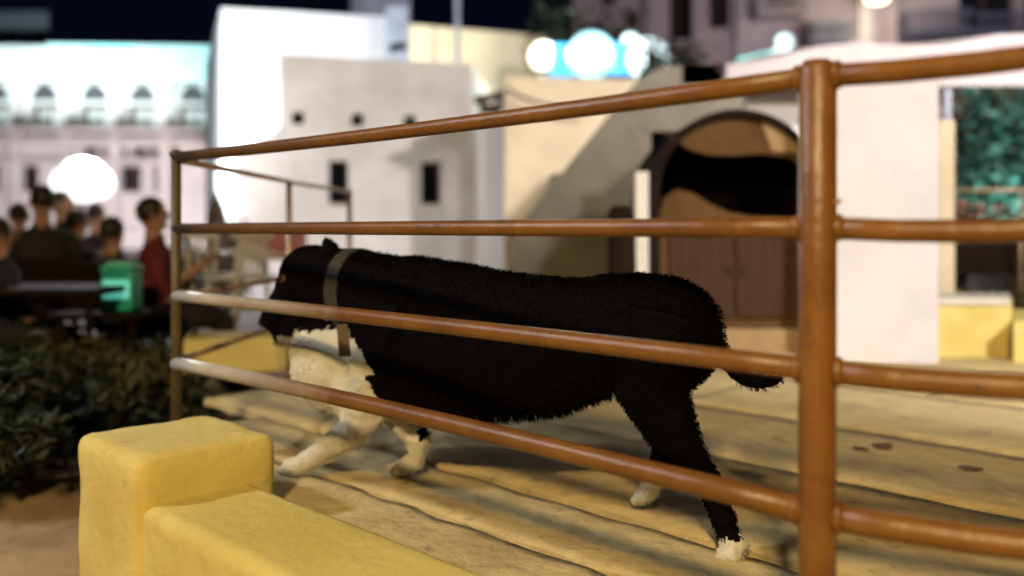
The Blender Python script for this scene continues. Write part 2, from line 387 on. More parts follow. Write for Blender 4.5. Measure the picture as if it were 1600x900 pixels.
# railing leaving the far post towards the back
r2 = empty('railing', (fx, fy, 0), 'thin pale railing turning back from the far left post in front of the white building', 'railing')
e5 = Vector((X(546, 4.9), 4.9, 0))
for z in (CZ+.205, CZ+.0, CZ-.2, CZ-.39):
    m_ = MB(); m_.tube([(fx, fy+.02, z), ((fx+e5.x)/2, (fy+e5.y)/2, z-.004), (e5.x, e5.y, z)], .010, seg=12); m_.build('rail', M['railworn'], r2)
m_ = MB(); m_.tube([(e5.x, e5.y, -.02), (e5.x, e5.y, CZ+.22)], .014, seg=12); m_.build('post', M['railworn'], r2)
m_ = MB(); mid = Vector((fx, fy, 0)).lerp(e5, .5); m_.tube([(mid.x, mid.y, -.02), (mid.x, mid.y, CZ+.205)], .013, seg=12); m_.build('post', M['railworn'], r2)

# ================================================================ dog
DD = 2.45
def dd(x): return 1/(.3846+(x-410)*.0001793)      # the dog walks slightly towards the near post
def D(x, y, dy=0.0): return P(x, y, dd(x)+dy)
s_ = 2.52/F
AX0 = D(410, 450); AX1 = D(1125, 450); AXD = (AX1-AX0); AXD.z = 0; AXD.normalize(); AXN = Vector((-AXD.y, AXD.x, 0))
def pix(co):
    t = (co-AX0).dot(AXD); q = AX0+AXD*t
    return 800+F*q.x/q.y, HY-(co.z-CZ)*F/q.y
def dog():
    root = empty('dog', Vector((D(850, 740).x, D(850, 740).y, 0)), 'black dog with white chest and grey green collar striding left behind the railing', 'dog')
    bm = MB()
    def loft(secs, seg=24):
        rings = []
        for (x, yt, yb, hw, dy) in secs:
            c = D(x, (yt+yb)/2, dy); hz = (yb-yt)/2*dd(x)/F
            rings.append([bm.bm.verts.new(c+AXN*(hw*math.cos(t))+Vector((0, 0, hz*math.sin(t)))) for t in [2*math.pi*k/seg for k in range(seg)]])
        for i in range(len(rings)-1):
            for k in range(seg): bm.bm.faces.new((rings[i][k], rings[i][(k+1) % seg], rings[i+1][(k+1) % seg], rings[i+1][k]))
        bm.bm.faces.new(rings[0][::-1]); bm.bm.faces.new(rings[-1])
    # trunk
    loft([(566, 480, 560, .05, 0), (574, 430, 622, .095, 0), (600, 402, 645, .125, 0), (650, 400, 652, .140, 0), (720, 412, 652, .145, 0), (800, 427, 650, .143, 0), (870, 434, 645, .138, 0),
          (930, 432, 622, .128, 0), (990, 427, 604, .125, 0), (1045, 432, 596, .122, 0), (1090, 450, 596, .10, 0), (1114, 480, 570, .065, 0), (1124, 505, 545, .03, 0)])
    # neck
    def limb(pts, rs, seg=14): bm.tube([D(*p) for p in pts], [r*dd(p[0])/F for p, r in zip(pts, rs)], seg=seg)
    limb([(665, 505, 0), (610, 478, 0), (560, 452, 0), (515, 436, 0), (488, 430, 0)], [96, 80, 62, 50, 46])
    # deep chest ruff
    bm.ball(D(535, 577), 70*s_, (1.12, .92, .98)); bm.ball(D(508, 548), 52*s_, (1.05, .9, .9)); bm.ball(D(560, 600), 62*s_, (.85, 1.0, .85))
    # skull and muzzle
    bm.ball(D(487, 431), 50*s_, (1.02, .92, .96)); bm.ball(D(470, 448), 40*s_, (1, .85, 1))
    limb([(474, 446, 0), (455, 470, 0), (434, 494, 0), (422, 506, 0)], [42, 33, 26, 20])
    limb([(492, 470, 0), (466, 502, 0), (444, 522, 0), (432, 526, 0)], [28, 21, 16, 12])
    for sgn in (-1, 1):
        bm.ball(D(455, 424, sgn*.045), 12*s_, (1, .8, .9))          # brow
    # near foreleg, stretched forward
    limb([(590, 580, -.07), (572, 640, -.075), (548, 676, -.08), (505, 704, -.085), (470, 726, -.09), (452, 733, -.09)], [46, 34, 24, 17, 15, 17])
    for k in range(4): limb([(460, 731, -.108+.012*k), (446, 733, -.108+.012*k), (438, 738, -.108+.012*k)], [8, 8.5, 5])
    # far foreleg, folded under
    limb([(610, 590, .07), (625, 645, .08), (655, 690, .08), (650, 716, .08), (628, 733, .08)], [44, 30, 20, 14, 15])
    for k in range(4): limb([(634, 731, .062+.012*k), (620, 734, .062+.012*k), (612, 738, .062+.012*k)], [8, 8.5, 5])
    # near hind leg
    limb([(1052, 500, -.05), (1036, 560, -.075), (1018, 615, -.085), (1046, 660, -.085), (1070, 705, -.085), (1100, 745, -.085), (1124, 790, -.08), (1140, 835, -.08), (1150, 862, -.08)], [78, 70, 54, 40, 29, 21, 18, 17, 23])
    for k in range(4): limb([(1152, 864, -.105+.016*k), (1132, 868, -.105+.016*k), (1118, 874, -.105+.016*k)], [12, 12.5, 7])
    # far hind leg, behind the near one and a step ahead
    limb([(1040, 510, .05), (1026, 570, .08), (1010, 615, .09), (1022, 655, .09), (1040, 700, .09), (1028, 740, .09), (1010, 772, .09)], [66, 55, 40, 30, 21, 18, 18])
    for k in range(4): limb([(1014, 774, .07+.014*k), (998, 778, .07+.014*k), (988, 783, .07+.014*k)], [9, 9.5, 6])
    # tail
    limb([(1095, 500, 0), (1122, 545, -.01), (1140, 575, -.02), (1168, 594, -.03), (1200, 598, -.04), (1224, 590, -.045)], [24, 14, 11, 12, 11, 5])
    # ears
    for sgn in (-1, 1):
        limb([(512, 410, sgn*.05), (516, 388, sgn*.065), (508, 372, sgn*.07)], [20, 14, 5])
    o = bm.build('tmp', M['fur'], fix=True)
    md = o.modifiers.new('r', 'REMESH'); md.mode = 'VOXEL'; md.voxel_size = .0065
    ms = o.modifiers.new('s', 'SMOOTH'); ms.iterations = 5; ms.factor = .6
    dg = bpy.context.evaluated_depsgraph_get(); me = bpy.data.meshes.new_from_object(o.evaluated_get(dg))
    bpy.data.objects.remove(o)
    b2 = bmesh.new(); b2.from_mesh(me)
    b2.normal_update()
    # coat relief
    for v in b2.verts:
        n_ = noise.noise(Vector((v.co.x*18, v.co.y*30, v.co.z*45)))*.5+noise.noise(v.co*90)*.35
        px, py = pix(v.co)
        headness = 1 if px > 560 else .35
        v.co += v.normal*n_*.008*headness
    def is_white(co):
        px, py = pix(co); j = noise.noise(co*35)*9+noise.noise(co*120)*3
        bx = 582+(py-500)*.62 if py < 560 else 619+(py-560)*.18
        chest = px < bx+j and py > 512+j+max(0, (490-px))*.35 and px > 440 and px < 640
        paw = (py > 655+j and px < 560) or (py > 690+j and px < 660) or (py > 820+j and px > 1060) or (py > 745+j and 940 < px < 1060)
        return chest or paw
    for f in b2.faces:
        f.smooth = True; f.material_index = 1 if is_white(f.calc_center_median()) else 0
    # fur tufts
    b2.normal_update(); rnd = random.Random(3); faces = list(b2.faces)
    areas = [f.calc_area() for f in faces]
    pick = rnd.choices(faces, weights=areas, k=52000)
    newv = []
    for f in pick:
        c = f.calc_center_median(); n_ = f.normal.copy(); px, py = pix(c)
        flow = Vector((1, 0, -.35))
        if px < 560 and py > 510: flow = Vector((.35, 0, -1))
        if px > 960 and py > 600: flow = Vector((.5, 0, -1))
        under = max(0, -n_.z)
        ln = .0125 if px > 560 else (.017 if py > 525 else .007)
        if px < 560 and py < 525: ln = .006
        if f.material_index == 1: ln = .008 if py < 640 else .005
        if py > 700: ln = .007
        if 640 < px < 960 and under > .5: ln = .020; flow = Vector((.3, 0, -1))
        if px > 1125: ln = .011
        ln *= rnd.uniform(.6, 1.3)
        j = Vector((rnd.gauss(0, .25), rnd.gauss(0, .25), rnd.gauss(0, .25)))
        d = (n_*.45+flow.normalized()+j); d = d-n_*min(0, d.dot(n_)); d.normalize()
        side = d.cross(n_+Vector((.01, .02, .03))).normalized()*ln*rnd.uniform(.06, .11)
        newv.append((c-n_*.002-side, c-n_*.002+side, c+d*ln*.6+n_*.002+side*.5, c+d*ln, f.material_index))
    for a_, b_, m_, t_, mi in newv:
        q = b2.faces.new([b2.verts.new(a_), b2.verts.new(b_), b2.verts.new(m_), b2.verts.new(t_)]); q.material_index = mi
    me2 = bpy.data.meshes.new('body'); b2.to_mesh(me2); b2.free(); bpy.data.meshes.remove(me)
    me2.materials.append(M['fur']); me2.materials.append(M['furw'])
    body = bpy.data.objects.new('body', me2); COL.objects.link(body); body.parent = root; body.matrix_parent_inverse = root.matrix_basis.inverted()
    nz = MB(); nz.ball(D(415, 503), 12*s_, (1, 1.1, .85)); nz.build('nose', M['nose'], root)
    for sgn in (-1, 1):
        ec = D(474, 433)+AXN*(sgn*.0835)
        e = MB(); e.ball(ec, 7.5*s_, (1, .75, .85)); eo = e.build('eye', M['eye'], root)
        e = MB(); e.ball(ec+AXN*(sgn*.0088)-AXD*.002, 4.2*s_, (1, .7, 1)); e.build('pupil', M['pupil'], eo)
    tg = MB(); tg.ball(D(446, 512), 12*s_, (1.6, .9, .35), rot=Matrix.Rotation(R(-35), 3, 'Y')); tg.build('tongue', M['tongue'], root)
    # collar: a band round the neck
    cl = MB(); top = D(556, 391); bot = D(560, 518); ax = (bot-top)/2; cc = (top+bot)/2; seg = 40
    wd = AXD*.021
    ra = []; 
    for k in range(seg):
        t = 2*math.pi*k/seg; c = cc+ax*math.cos(t)+AXN*(.108*math.sin(t))
        n_ = (c-cc).normalized()
        ra.append([c-wd, c+wd, c+wd+n_*.006, c-wd+n_*.006])
    vv = [[cl.bm.verts.new(p) for p in r_] for r_ in ra]
    for k in range(seg):
        for j in range(4):
            f = cl.bm.faces.new((vv[k][j], vv[k][(j+1) % 4], vv[(k+1) % seg][(j+1) % 4], vv[(k+1) % seg][j])); f.smooth = False
    co_ = cl.build('collar', M['collar'], root)
    tg = MB(); tg.box(D(537, 532, -.150), (.030, .006, .085), rot=Matrix.Rotation(R(-4), 3, 'Y'), bev=.002); tg.build('tag', M['tag'], co_)
    return root
dog()

# ================================================================ terrace objects (right)
# white square block
wb = MB().use(M['whiteblock'])
x0, x1 = X(1300, 4.5), X(1468, 4.5)
wb.prism([(x0, 4.5), (x1, 4.5), (x1+.03, 5.0), (x0+.03, 5.0)], -.02, Z(118, 4.5), bev=.012)
tag(wb.build('block', None), 'tall plain off white plaster block standing right of the near orange post', 'pillar')
cs2 = MB().use(M['cream']); cs2.prism([(X(1466, 5.3), 5.3), (X(1492, 5.3), 5.3), (X(1492, 5.6), 5.6), (X(1466, 5.6), 5.6)], -.02, Z(188, 5.3), bev=.008)
tag(cs2.build('pillar', None), 'narrow cream pillar just behind the right edge of the white block', 'pillar')
# yellow low block right
yb = empty('planter_wall', (X(1530, 4.6), 4.6, 0), 'yellow low planter wall with a bright coping right of the white block', 'wall')
m_ = MB().use(M['yellow2']); m_.prism([(X(1450, 4.7), 4.7), (X(1582, 4.7), 4.7), (X(1582, 5.2), 5.2), (X(1450, 5.2), 5.2)], -.02, Z(477, 4.7), bev=.01); m_.build('wall', None, yb)
m_ = MB().use(M['whitepaint']); m_.prism([(X(1452, 4.69), 4.685), (X(1578, 4.69), 4.685), (X(1578, 5.1), 5.1), (X(1452, 5.1), 5.1)], Z(477, 4.7)+.001, Z(466, 4.7), bev=.006); m_.build('coping', None, yb)
m_ = MB().use(M['yellow2']); m_.prism([(X(1583, 4.5), 4.5), (X(1760, 4.5), 4.5), (X(1760, 5.2), 5.2), (X(1583, 5.2), 5.2)], -.02, Z(502, 4.5), bev=.01)
tag(m_.build('low_wall', None), 'lower yellow wall stepping down at the far right edge', 'wall')

def shrub(name, c, rx, ry, rz, n, lf, material, label, cat='shrub', group=None, leaf=.05, stems=7, seed=1, round_=True, width=.4):
    rnd = random.Random(seed); root = empty(name, c, label, cat, group); c = Vector(c)
    m_ = MB(); tips = []
    for i in range(stems):
        a = rnd.uniform(0, 6.283); r_ = rnd.uniform(.2, .8)
        tip = c+Vector((math.cos(a)*rx*r_, math.sin(a)*ry*r_, rz*rnd.uniform(1.0, 1.7))); tips.append(tip)
        mid = c.lerp(tip, .5)+Vector((rnd.gauss(0, .02), rnd.gauss(0, .02), 0))
        m_.tube([c+Vector((rnd.gauss(0, .02), rnd.gauss(0, .02), 0)), mid, tip], [.010, .007, .003], seg=6)
    m_.build('stem', M['bark'], root)
    f_ = MB()
    cl = [Vector((rnd.uniform(-1, 1), rnd.uniform(-1, 1), rnd.uniform(-.8, 1))) for _ in range(22)]
    cl = [v.normalized()*rnd.uniform(.35, .9) for v in cl]
    for i in range(n):
        k = rnd.choice(cl); v = k+Vector((rnd.gauss(0, .22), rnd.gauss(0, .22), rnd.gauss(0, .2)))
        p = c+Vector((v.x*rx, v.y*ry, rz+v.z*rz))
        if p.z < c.z+.02: p.z = c.z+.02+rnd.random()*.05
        d = Vector((rnd.gauss(0, 1), rnd.gauss(0, 1), rnd.gauss(.3, .7))).normalized(); s = d.cross(Vector((rnd.gauss(0, 1), rnd.gauss(0, 1), rnd.gauss(0, 1)))).normalized()
        L = leaf*rnd.uniform(.6, 1.4); w2 = L*width*.5; up = d.cross(s)*L*.12
        f_.face([p, p+d*L*.45+s*w2+up, p+d*L, p+d*L*.45-s*w2+up])
    f_.build('foliage', material, root, fix=False)
    return root
# yellow-green bush over the yellow wall and dark hedge
shrub('shrub', (X(1492, 5.35), 5.35, 0.05), .16, .15, .12, 500, 0, M['leafyel'], 'small yellow green bush behind the coping of the right yellow wall', seed=4, leaf=.05)
shrub('shrub', (X(1590, 5.8), 5.8, 0), .52, .25, .14, 1800, 0, M['leaf2'], 'wide dark bush between the right yellow wall and the middle rail', seed=5, leaf=.06)
# flower box rail behind
fb = empty('flower_trough', (X(1560, 6.4), 6.4, 0), 'long dark trough of red flowers behind a thin rail at the right edge', 'planter')
m_ = MB(); m_.box(((X(1480, 6.4)+X(1720, 6.4))/2, 6.4, (Z(378, 6.4)+Z(428, 6.4))/2), (X(1720, 6.4)-X(1480, 6.4), .3, Z(378, 6.4)-Z(428, 6.4)), bev=.01); m_.build('trough', M['darkwood'], fb)
for xx in (X(1500, 6.4), X(1640, 6.4)):
    m_ = MB(); m_.box((xx, 6.45, Z(428, 6.4)/2-.01), (.06, .2, Z(428, 6.4)+.02)); m_.build('leg', M['darkwood'], fb)
f_ = MB().use(M['petal']); rnd = random.Random(9)
for i in range(700):
    p = Vector((rnd.uniform(X(1482, 6.4), X(1700, 6.4)), rnd.uniform(6.28, 6.5), rnd.uniform(Z(378, 6.4), Z(318, 6.4))+rnd.gauss(0, .02)))
    f_.use(M['petal'] if rnd.random() < .4 else M['leaf'])
    d = Vector((rnd.gauss(0, 1), rnd.gauss(0, 1), rnd.gauss(0, 1))).normalized(); s = d.orthogonal().normalized(); L = .05
    f_.face([p-d*L*.5, p+s*L*.35, p+d*L*.5, p-s*L*.35])
tag(f_.build('flowers', None, fb, fix=False), kind='stuff')
hr = empty('handrail', (X(1560, 6.1), 6.1, 0), 'thin grey handrail in front of the red flowers at the right edge', 'handrail')
m_ = MB(); m_.tube([(X(1476, 6.1), 6.1, Z(298, 6.1)), (X(1720, 6.1), 6.1, Z(296, 6.1))], .014); m_.build('rail', M['railworn'], hr)
for xx in (1484, 1595, 1700):
    m_ = MB(); m_.tube([(X(xx, 6.1), 6.1, -.03), (X(xx, 6.1), 6.1, Z(298, 6.1))], .012); m_.build('post', M['railworn'], hr)

# arched brown oven
ov = empty('arched_oven', (X(1140, 4.9), 4.9, 0), 'brown arched oven with a black mouth above dark red wooden doors', 'oven')
dF = 4.9
def ox(x): return X(x, dF)
def oz(y): return Z(y, dF)
# vault shell with arched top
prof = [(ox(1018), 0.11)]
prof += [(ox(1018), oz(300))]
arcp = []
cxo, rxo = 1150, 132
for k in range(0, 25):
    t = math.pi-math.pi*k/24
    arcp.append((ox(cxo+rxo*math.cos(t)), oz(300-128*math.sin(t))))
outer = arcp
base = MB().use(M['tanp']); base.box(((ox(1012)+ox(1288))/2, dF+.42, .055+.0), (ox(1288)-ox(1012), .9, .15), bev=.012); base.build('base', None, ov)
# body side walls + vault (ring extruded), hollow
ring = MB().use(M['darkwood'])
inner = [(ox(cxo+(rxo-11)*math.cos(math.pi-math.pi*k/24)), oz(300-(128-11)*math.sin(math.pi-math.pi*k/24))) for k in range(25)]
poly_o = [(ox(cxo-rxo), .132)]+outer+[(ox(cxo+rxo), .132)]; poly_i = [(ox(cxo-rxo+11), .132)]+inner+[(ox(cxo+rxo-11), .132)]
for i in range(len(poly_o)-1):
    a, b = poly_o[i], poly_o[i+1]; c, d = poly_i[i+1], poly_i[i]
    for (y0) in (dF-.05,):
        ring.face([(a[0], y0, a[1]), (b[0], y0, b[1]), (c[0], y0, c[1]), (d[0], y0, d[1])])
    ring.face([(a[0], dF-.05, a[1]), (a[0], dF+.8, a[1]), (b[0], dF+.8, b[1]), (b[0], dF-.05, b[1])])
    ring.face([(d[0], dF-.05, d[1]), (c[0], dF-.05, c[1]), (c[0], dF+.8, c[1]), (d[0], dF+.8, d[1])])
ring.face([(p[0], dF+.8, p[1]) for p in poly_o])
ring.build('vault', None, ov)
# front face above the mouth
fr = MB().use(M['brown'])
topin = [p for p in inner if p[1] > oz(255) and (p[0] > ox(1100) or p[1] > oz(222))]
mouth_top = [(ox(1232), oz(242)), (ox(1190), oz(240)), (ox(1150), oz(243)), (ox(1110), oz(242)), (ox(1078), oz(234)), (ox(1052), oz(216)), (ox(1036), oz(206))]
poly = [(ox(1262), oz(262))]+[] 
pts = topin+[(ox(1255), oz(262)), (ox(1236), oz(246))]+mouth_top[1:]
fr.slab(pts, dF, dF+.06); fr.build('front_face', None, ov)
lp = MB().use(M['tanp']); lp.slab([(ox(1188), oz(186)), (ox(1236), oz(204)), (ox(1262), oz(240)), (ox(1205), oz(236))], dF-.012, dF-.002); lp.build('patch', None, ov)
# hearth lower face, curved lip
lf = MB().use(M['brown'])
lf.slab([(ox(1030), .132), (ox(1030), oz(338)), (ox(1040), oz(308)), (ox(1060), oz(296)), (ox(1085), oz(302)), (ox(1110), oz(318)), (ox(1140), oz(332)), (ox(1180), oz(338)), (ox(1272), oz(340)), (ox(1272), .132)], dF+.02, dF+.10); lf.build('hearth_face', None, ov)
inn = MB().use(M['soot']); inn.box(((ox(1030)+ox(1272))/2, dF+.45, (oz(335)+oz(190))/2), (.80, .02, .5)); inn.build('mouth_back', None, ov)
for k, (a, b) in enumerate(((1046, 1147), (1151, 1252))):
    dr = MB().use(M['redwood']); dr.box(((ox(a)+ox(b))/2, dF+.005, (oz(352)+oz(496))/2), (ox(b)-ox(a), .024, oz(352)-oz(496)), bev=.006)
    for j in range(1, 5):
        xx = ox(a)+(ox(b)-ox(a))*j/5; dr.box((xx, dF-.009, (oz(352)+oz(496))/2), (.006, .006, oz(352)-oz(496)-.03))
    do = dr.build('door', None, ov)
    hd = MB(); hd.tube([((ox(b)-.03) if k == 0 else ox(a)+.03, dF-.02, oz(415)), ((ox(b)-.03) if k == 0 else ox(a)+.03, dF-.02, oz(430))], .006, seg=8); hd.build('handle', M['metal'], do)
# white narrow post left of oven and dark post
m_ = MB().use(M['whitepaint']); m_.prism([(X(993, 4.7), 4.7), (X(1014, 4.7), 4.7), (X(1014, 4.7), 4.78), (X(993, 4.7), 4.78)], -.02, Z(268, 4.7), bev=.006)
tag(m_.build('post', None), 'slim white post at the left side of the arched oven', 'post')
m_ = MB().use(M['darkwood']); m_.tube([(X(972, 4.4), 4.4, -.02), (X(972, 4.4), 4.4, .4), (X(970, 4.4), 4.4, Z(338, 4.4)), (X(970, 4.4), 4.4, Z(322, 4.4))], [.075, .072, .07, .045], seg=16)
tag(m_.build('bollard', None), 'thick dark bollard rising behind the back of the dog', 'bollard')

# sloping stair flank
sf = empty('staircase', (X(900, 6.2), 6.2, 0), 'olive grey outdoor staircase rising to the right between the white building and the oven', 'staircase')
dS = 6.2
poly = [(798, 520), (798, 384), (820, 342), (852, 302), (862, 272), (878, 270), (990, 132), (1030, 106), (1110, 98), (1134, 126), (1160, 132), (1160, 520)]
pts = [(X(a, dS), Z(b, dS)) for a, b in poly]; pts[0] = (pts[0][0], -.05); pts[-1] = (pts[-1][0], -.05)
m_ = MB().use(M['grey']); m_.slab(pts, dS, dS+.22); m_.build('side_wall', None, sf)
m_ = MB().use(M['grey']); nst = 9
for i in range(nst):
    xa = X(830+i*26, dS); xb = X(1150, dS); zt = Z(356-i*27, dS)-.06
    m_.box(((xa+xb)/2, dS+.62, zt-.06), (xb-xa, .78, .12))
m_.build('steps', None, sf)
m_ = MB().use(M['darkwood']); m_.box((X(1102, 6.1), 6.35, Z(112, 6.1)), (.30, .3, .16), bev=.01)
tag(m_.build('box', None), 'dark brown box on top of the olive grey staircase wall', 'box')

# flat pale roof behind the white block, top right
aw = empty('awning', (X(1350, 7), 7.0, 0), 'pale sloping awning roof spanning behind the top rail at right', 'awning')
m_ = MB().use(M['awning'])
t_ = [(1136, 102), (1210, 92), (1280, 72), (1340, 66), (1400, 70), (1480, 70), (1560, 54), (1700, 50)]
for i in range(len(t_)-1):
    a, b = t_[i], t_[i+1]
    pa, pb = P(a[0], a[1], 7), P(b[0], b[1], 7); la, lb = P(a[0], 134, 7), P(b[0], 134, 7)
    m_.face([la, lb, pb, pa]); m_.face([pa, pb, pb+Vector((0, 1.6, .25)), pa+Vector((0, 1.6, .25))])
m_.build('cloth', None, aw)
for xx in (1150, 1480, 1690):
    m_ = MB(); m_.tube([(X(xx, 7.05), 7.05, -.05), (X(xx, 7.05), 7.05, Z(134, 7.05))], .03); m_.build('pole', M['towergrey'], aw)
# back wall below the awning (pale)
bw = MB().use(M['whiteblock']); bw.prism([(X(1165, 7.4), 7.4), (X(1470, 7.4), 7.4), (X(1470, 7.4), 7.6), (X(1165, 7.4), 7.6)], -.05, Z(128, 7.4))
tag(bw.build('garden_wall', None), 'pale wall under the awning seen between the oven and the orange post', 'wall')

# teal lit tree right
def tree(name, base, h, crown, n, material, label, seed, leaf=.16, group=None, cz=.62):
    rnd = random.Random(seed); root = empty(name, base, label, 'tree', group); b = Vector(base)
    m_ = MB(); top = b+Vector((.05*h, 0, h*.6)); m_.tube([b, b.lerp(top, .5)+Vector((.03*h, 0, 0)), top], [.045*h**.5, .035*h**.5, .025*h**.5], seg=10, wob=.1)
    for i in range(9):
        a = rnd.uniform(0, 6.28); e = top+Vector((math.cos(a)*crown*.8, math.sin(a)*crown*.6, rnd.uniform(0, h*.32)))
        s = b.lerp(top, rnd.uniform(.6, 1)); m_.tube([s, s.lerp(e, .5)+Vector((0, 0, .06*h)), e], [.016*h**.5, .011*h**.5, .004], seg=6)
    m_.build('trunk', M['bark'], root)
    f_ = MB(); cl = []
    for i in range(30):
        v = Vector((rnd.uniform(-1, 1), rnd.uniform(-1, 1), rnd.uniform(-1, 1))).normalized()*rnd.uniform(.3, 1); cl.append((v, rnd.uniform(.10, .26)))
    for i in range(n):
        k, s0 = rnd.choice(cl); v = k+Vector((rnd.gauss(0, s0), rnd.gauss(0, s0), rnd.gauss(0, s0)))
        p = b+Vector((v.x*crown, v.y*crown, h*cz+v.z*h*.38))
        d = Vector((rnd.gauss(0, 1), rnd.gauss(0, 1), rnd.gauss(-.2, .8))).normalized(); s = d.cross(Vector((rnd.gauss(0, 1), rnd.gauss(0, 1), rnd.gauss(0, 1)))).normalized(); L = leaf*rnd.uniform(.6, 1.4)
        f_.face([p, p+d*L*.45+s*L*.2, p+d*L, p+d*L*.45-s*L*.2])
    f_.build('crown', material, root, fix=False); return root
tree('tree', (X(1580, 8.6), 8.6, 0), 2.15, .62, 3800, M['leafteal'], 'teal lit leafy tree at the right edge behind the handrail', 11, leaf=.12)
lamp('tree_uplight', 'SPOT', (X(1560, 7.9), 7.7, .55), 110, (.55, 1.0, .92), .05, target=(X(1580, 8.6), 8.6, 1.5), spot=70)
# far right grey building
bR = building('annex_building', [(X(1474, 12), 12), (X(1760, 12), 12), (X(1760, 15), 15), (X(1474, 15), 15)], LOW, Z(95, 12), M['hotel'], [(.35, .75, 1.9, 2.5), (1.3, 1.8, 1.7, 2.5)], 'grey white building behind the teal lit tree at the right edge')
for h in [(.35, .75, 1.9, 2.5), (1.3, 1.8, 1.7, 2.5)]: window(bR[0], bR[1], h)

# ================================================================ white buildings in the middle
# lower house with two slit windows
fA0 = (X(373, 11.9), 11.9); fA1 = (X(747, 12.85), 12.85)
LA = math.hypot(fA1[0]-fA0[0], fA1[1]-fA0[1])
def uA(x): # find u where the wall meets pixel x
    t = (x-800)/F; dx, dy = fA1[0]-fA0[0], fA1[1]-fA0[1]
    k = (t*fA0[1]-fA0[0])/(dx-t*dy); return k*LA, fA0[1]+k*dy
def hole(x0, x1, y0, y1):
    (u0, d0), (u1, d1) = uA(x0), uA(x1); d = (d0+d1)/2; return (u0, u1, Z(y1, d), Z(y0, d))
hA = [hole(514, 545, 251, 320), hole(658, 690, 253, 320)]
zA = Z(232, 11.9)
bA, ptA, _ = building('white_house', [fA0, fA1, (X(790, 15.2), 15.2), (X(338, 15.0), 15.0)], LOW, zA, M['white'], hA, 'low white house with two narrow dark slit windows behind the dog', rec=.2)
for h in hA: window(bA, ptA, h, rec=.2, frame=.03, bars=False, pane=M['dark'])
cpm = MB().use(M['white']) # sloping shoulder
u0, dd0 = uA(376); u1, dd1 = uA(438)
pA = lambda u, z, r: ptA(u, z, r)
cpm.face([pA(u0, zA, -.02), pA(u1, zA, -.02), pA(u1, Z(199, 12.0), -.02)])
cpm.face([pA(u0, zA, .5), pA(u1, Z(199, 12.0), .5), pA(u1, zA, .5)])
cpm.face([pA(u0, zA, -.02), pA(u1, Z(199, 12.0), -.02), pA(u1, Z(199, 12.0), .5), pA(u0, zA, .5)])
cpm.build('shoulder', None, bA)
# upper block with three square holes
u438, d438 = uA(438); u735, d735 = uA(737)
q0 = ptA(u438, 0, -.004); q1 = ptA(u735, 0, -.004)
zB = Z(84, d438)
def holeB(x, y, s=10):
    (ua, da), (ub, db) = uA(x-s), uA(x+s); return (ua-u438, ub-u438, Z(y+s*1.0, da), Z(y-s*1.0, da))
hB = [holeB(466, 184), holeB(559, 187), holeB(641, 190)]
bB, ptB, _ = building('white_house', [(q0.x, q0.y), (q1.x, q1.y), (X(770, 16), 16), (X(350, 15.2), 15.2)], zA+.001, zB, M['white'], hB, 'white upper storey block with three small square holes in a row', rec=.25)
for h in hB: window(bB, ptB, h, rec=.25, frame=.012, bars=False, pane=M['dark'], name='vent_hole')
# its coping
# tall block behind left
bC, ptC, _ = building('white_house', [(X(345, 18), 18), (X(603, 18.8), 18.8), (X(610, 24), 24), (X(322, 24), 24)], LOW, Z(12, 18), M['whiteblock'], [], 'tallest white block rising against the black sky behind the upper storey')
bD, ptD, _ = building('cream_house', [(X(640, 17), 17), (X(850, 18), 18), (X(880, 22), 22), (X(650, 22), 22)], LOW, Z(38, 17), M['cream'], [], 'cream flat roofed block right of the blue grey chimney tower')
m_ = MB().use(M['towergrey']); m_.prism([(X(549, 24.5), 24.5), (X(641, 24.5), 24.5), (X(641, 26.5), 26.5), (X(549, 26.5), 26.5)], LOW, 12); 
tw = empty('tower', (X(595, 25), 24.5, LOW), 'blue grey tower rising out of the top of the frame behind the white blocks', 'tower')
m_.build('shaft', None, tw)
m_ = MB().use(M['towergrey']); m_.prism([(X(602, 17.6), 17.6), (X(639, 17.6), 17.6), (X(639, 18.2), 18.2), (X(602, 18.2), 18.2)], LOW, Z(92, 17.6)+1.05, bev=.02)
ch = empty('chimney', (X(620, 17.6), 17.6, LOW), 'grey chimney with a dark slot between the white and cream blocks', 'chimney'); m_.build('stack', None, ch)
m_ = MB(); m_.box((X(621, 17.57), 17.585, Z(73, 17.57)), (.34, .03, .15), rot=Matrix.Rotation(R(-10), 3, 'Y')); m_.build('slot', M['dark'], ch)
m_ = MB(); m_.tube([(X(715, 16.8), 16.8, LOW), (X(715, 16.8), 16.8, 6)], .05); tag(m_.build('pole', M['towergrey']), 'thin grey pole in front of the cream block against the sky', 'pole')

# cream lower building between house and stair
bE, ptE, _ = building('cream_house', [(X(789, 10.6), 10.6), (X(1010, 10.9), 10.9), (X(1030, 14), 14), (X(800, 14), 14)], LOW, Z(118, 10.6), M['cream'], [], 'low cream walled house behind the left slope of the staircase')
bF = MB().use(M['hotel']); bF.prism([(X(744, 12.4), 12.4), (X(789, 10.6)-.004, 10.6), (X(789, 10.6)-.004, 12.0), (X(760, 13), 13)], LOW, Z(165, 11.5))
tag(bF.build('side_wall', None), 'shaded mauve side wall between the white house and the cream house', 'wall')
m_ = MB().use(M['bark']); m_.box((X(768, 10.8), 10.8, Z(152, 10.8)), (.42, .25, .07), rot=Matrix.Rotation(R(-12), 3, 'Y')); m_.box((X(772, 10.8), 10.9, Z(168, 10.8)), (.36, .2, .10))
tag(m_.build('wall_bracket', None), 'small dark slanted canopy above the mauve side wall', 'canopy')
m_ = MB(); m_.tube([P(790, 138, 10.4), P(812, 150, 10.4), P(840, 160, 10.4), P(870, 166, 10.4), P(935, 168, 10.4)], .018, seg=8)
tag(m_.build('cable', M['cable']), 'dark cable sagging across the cream house wall', 'cable')
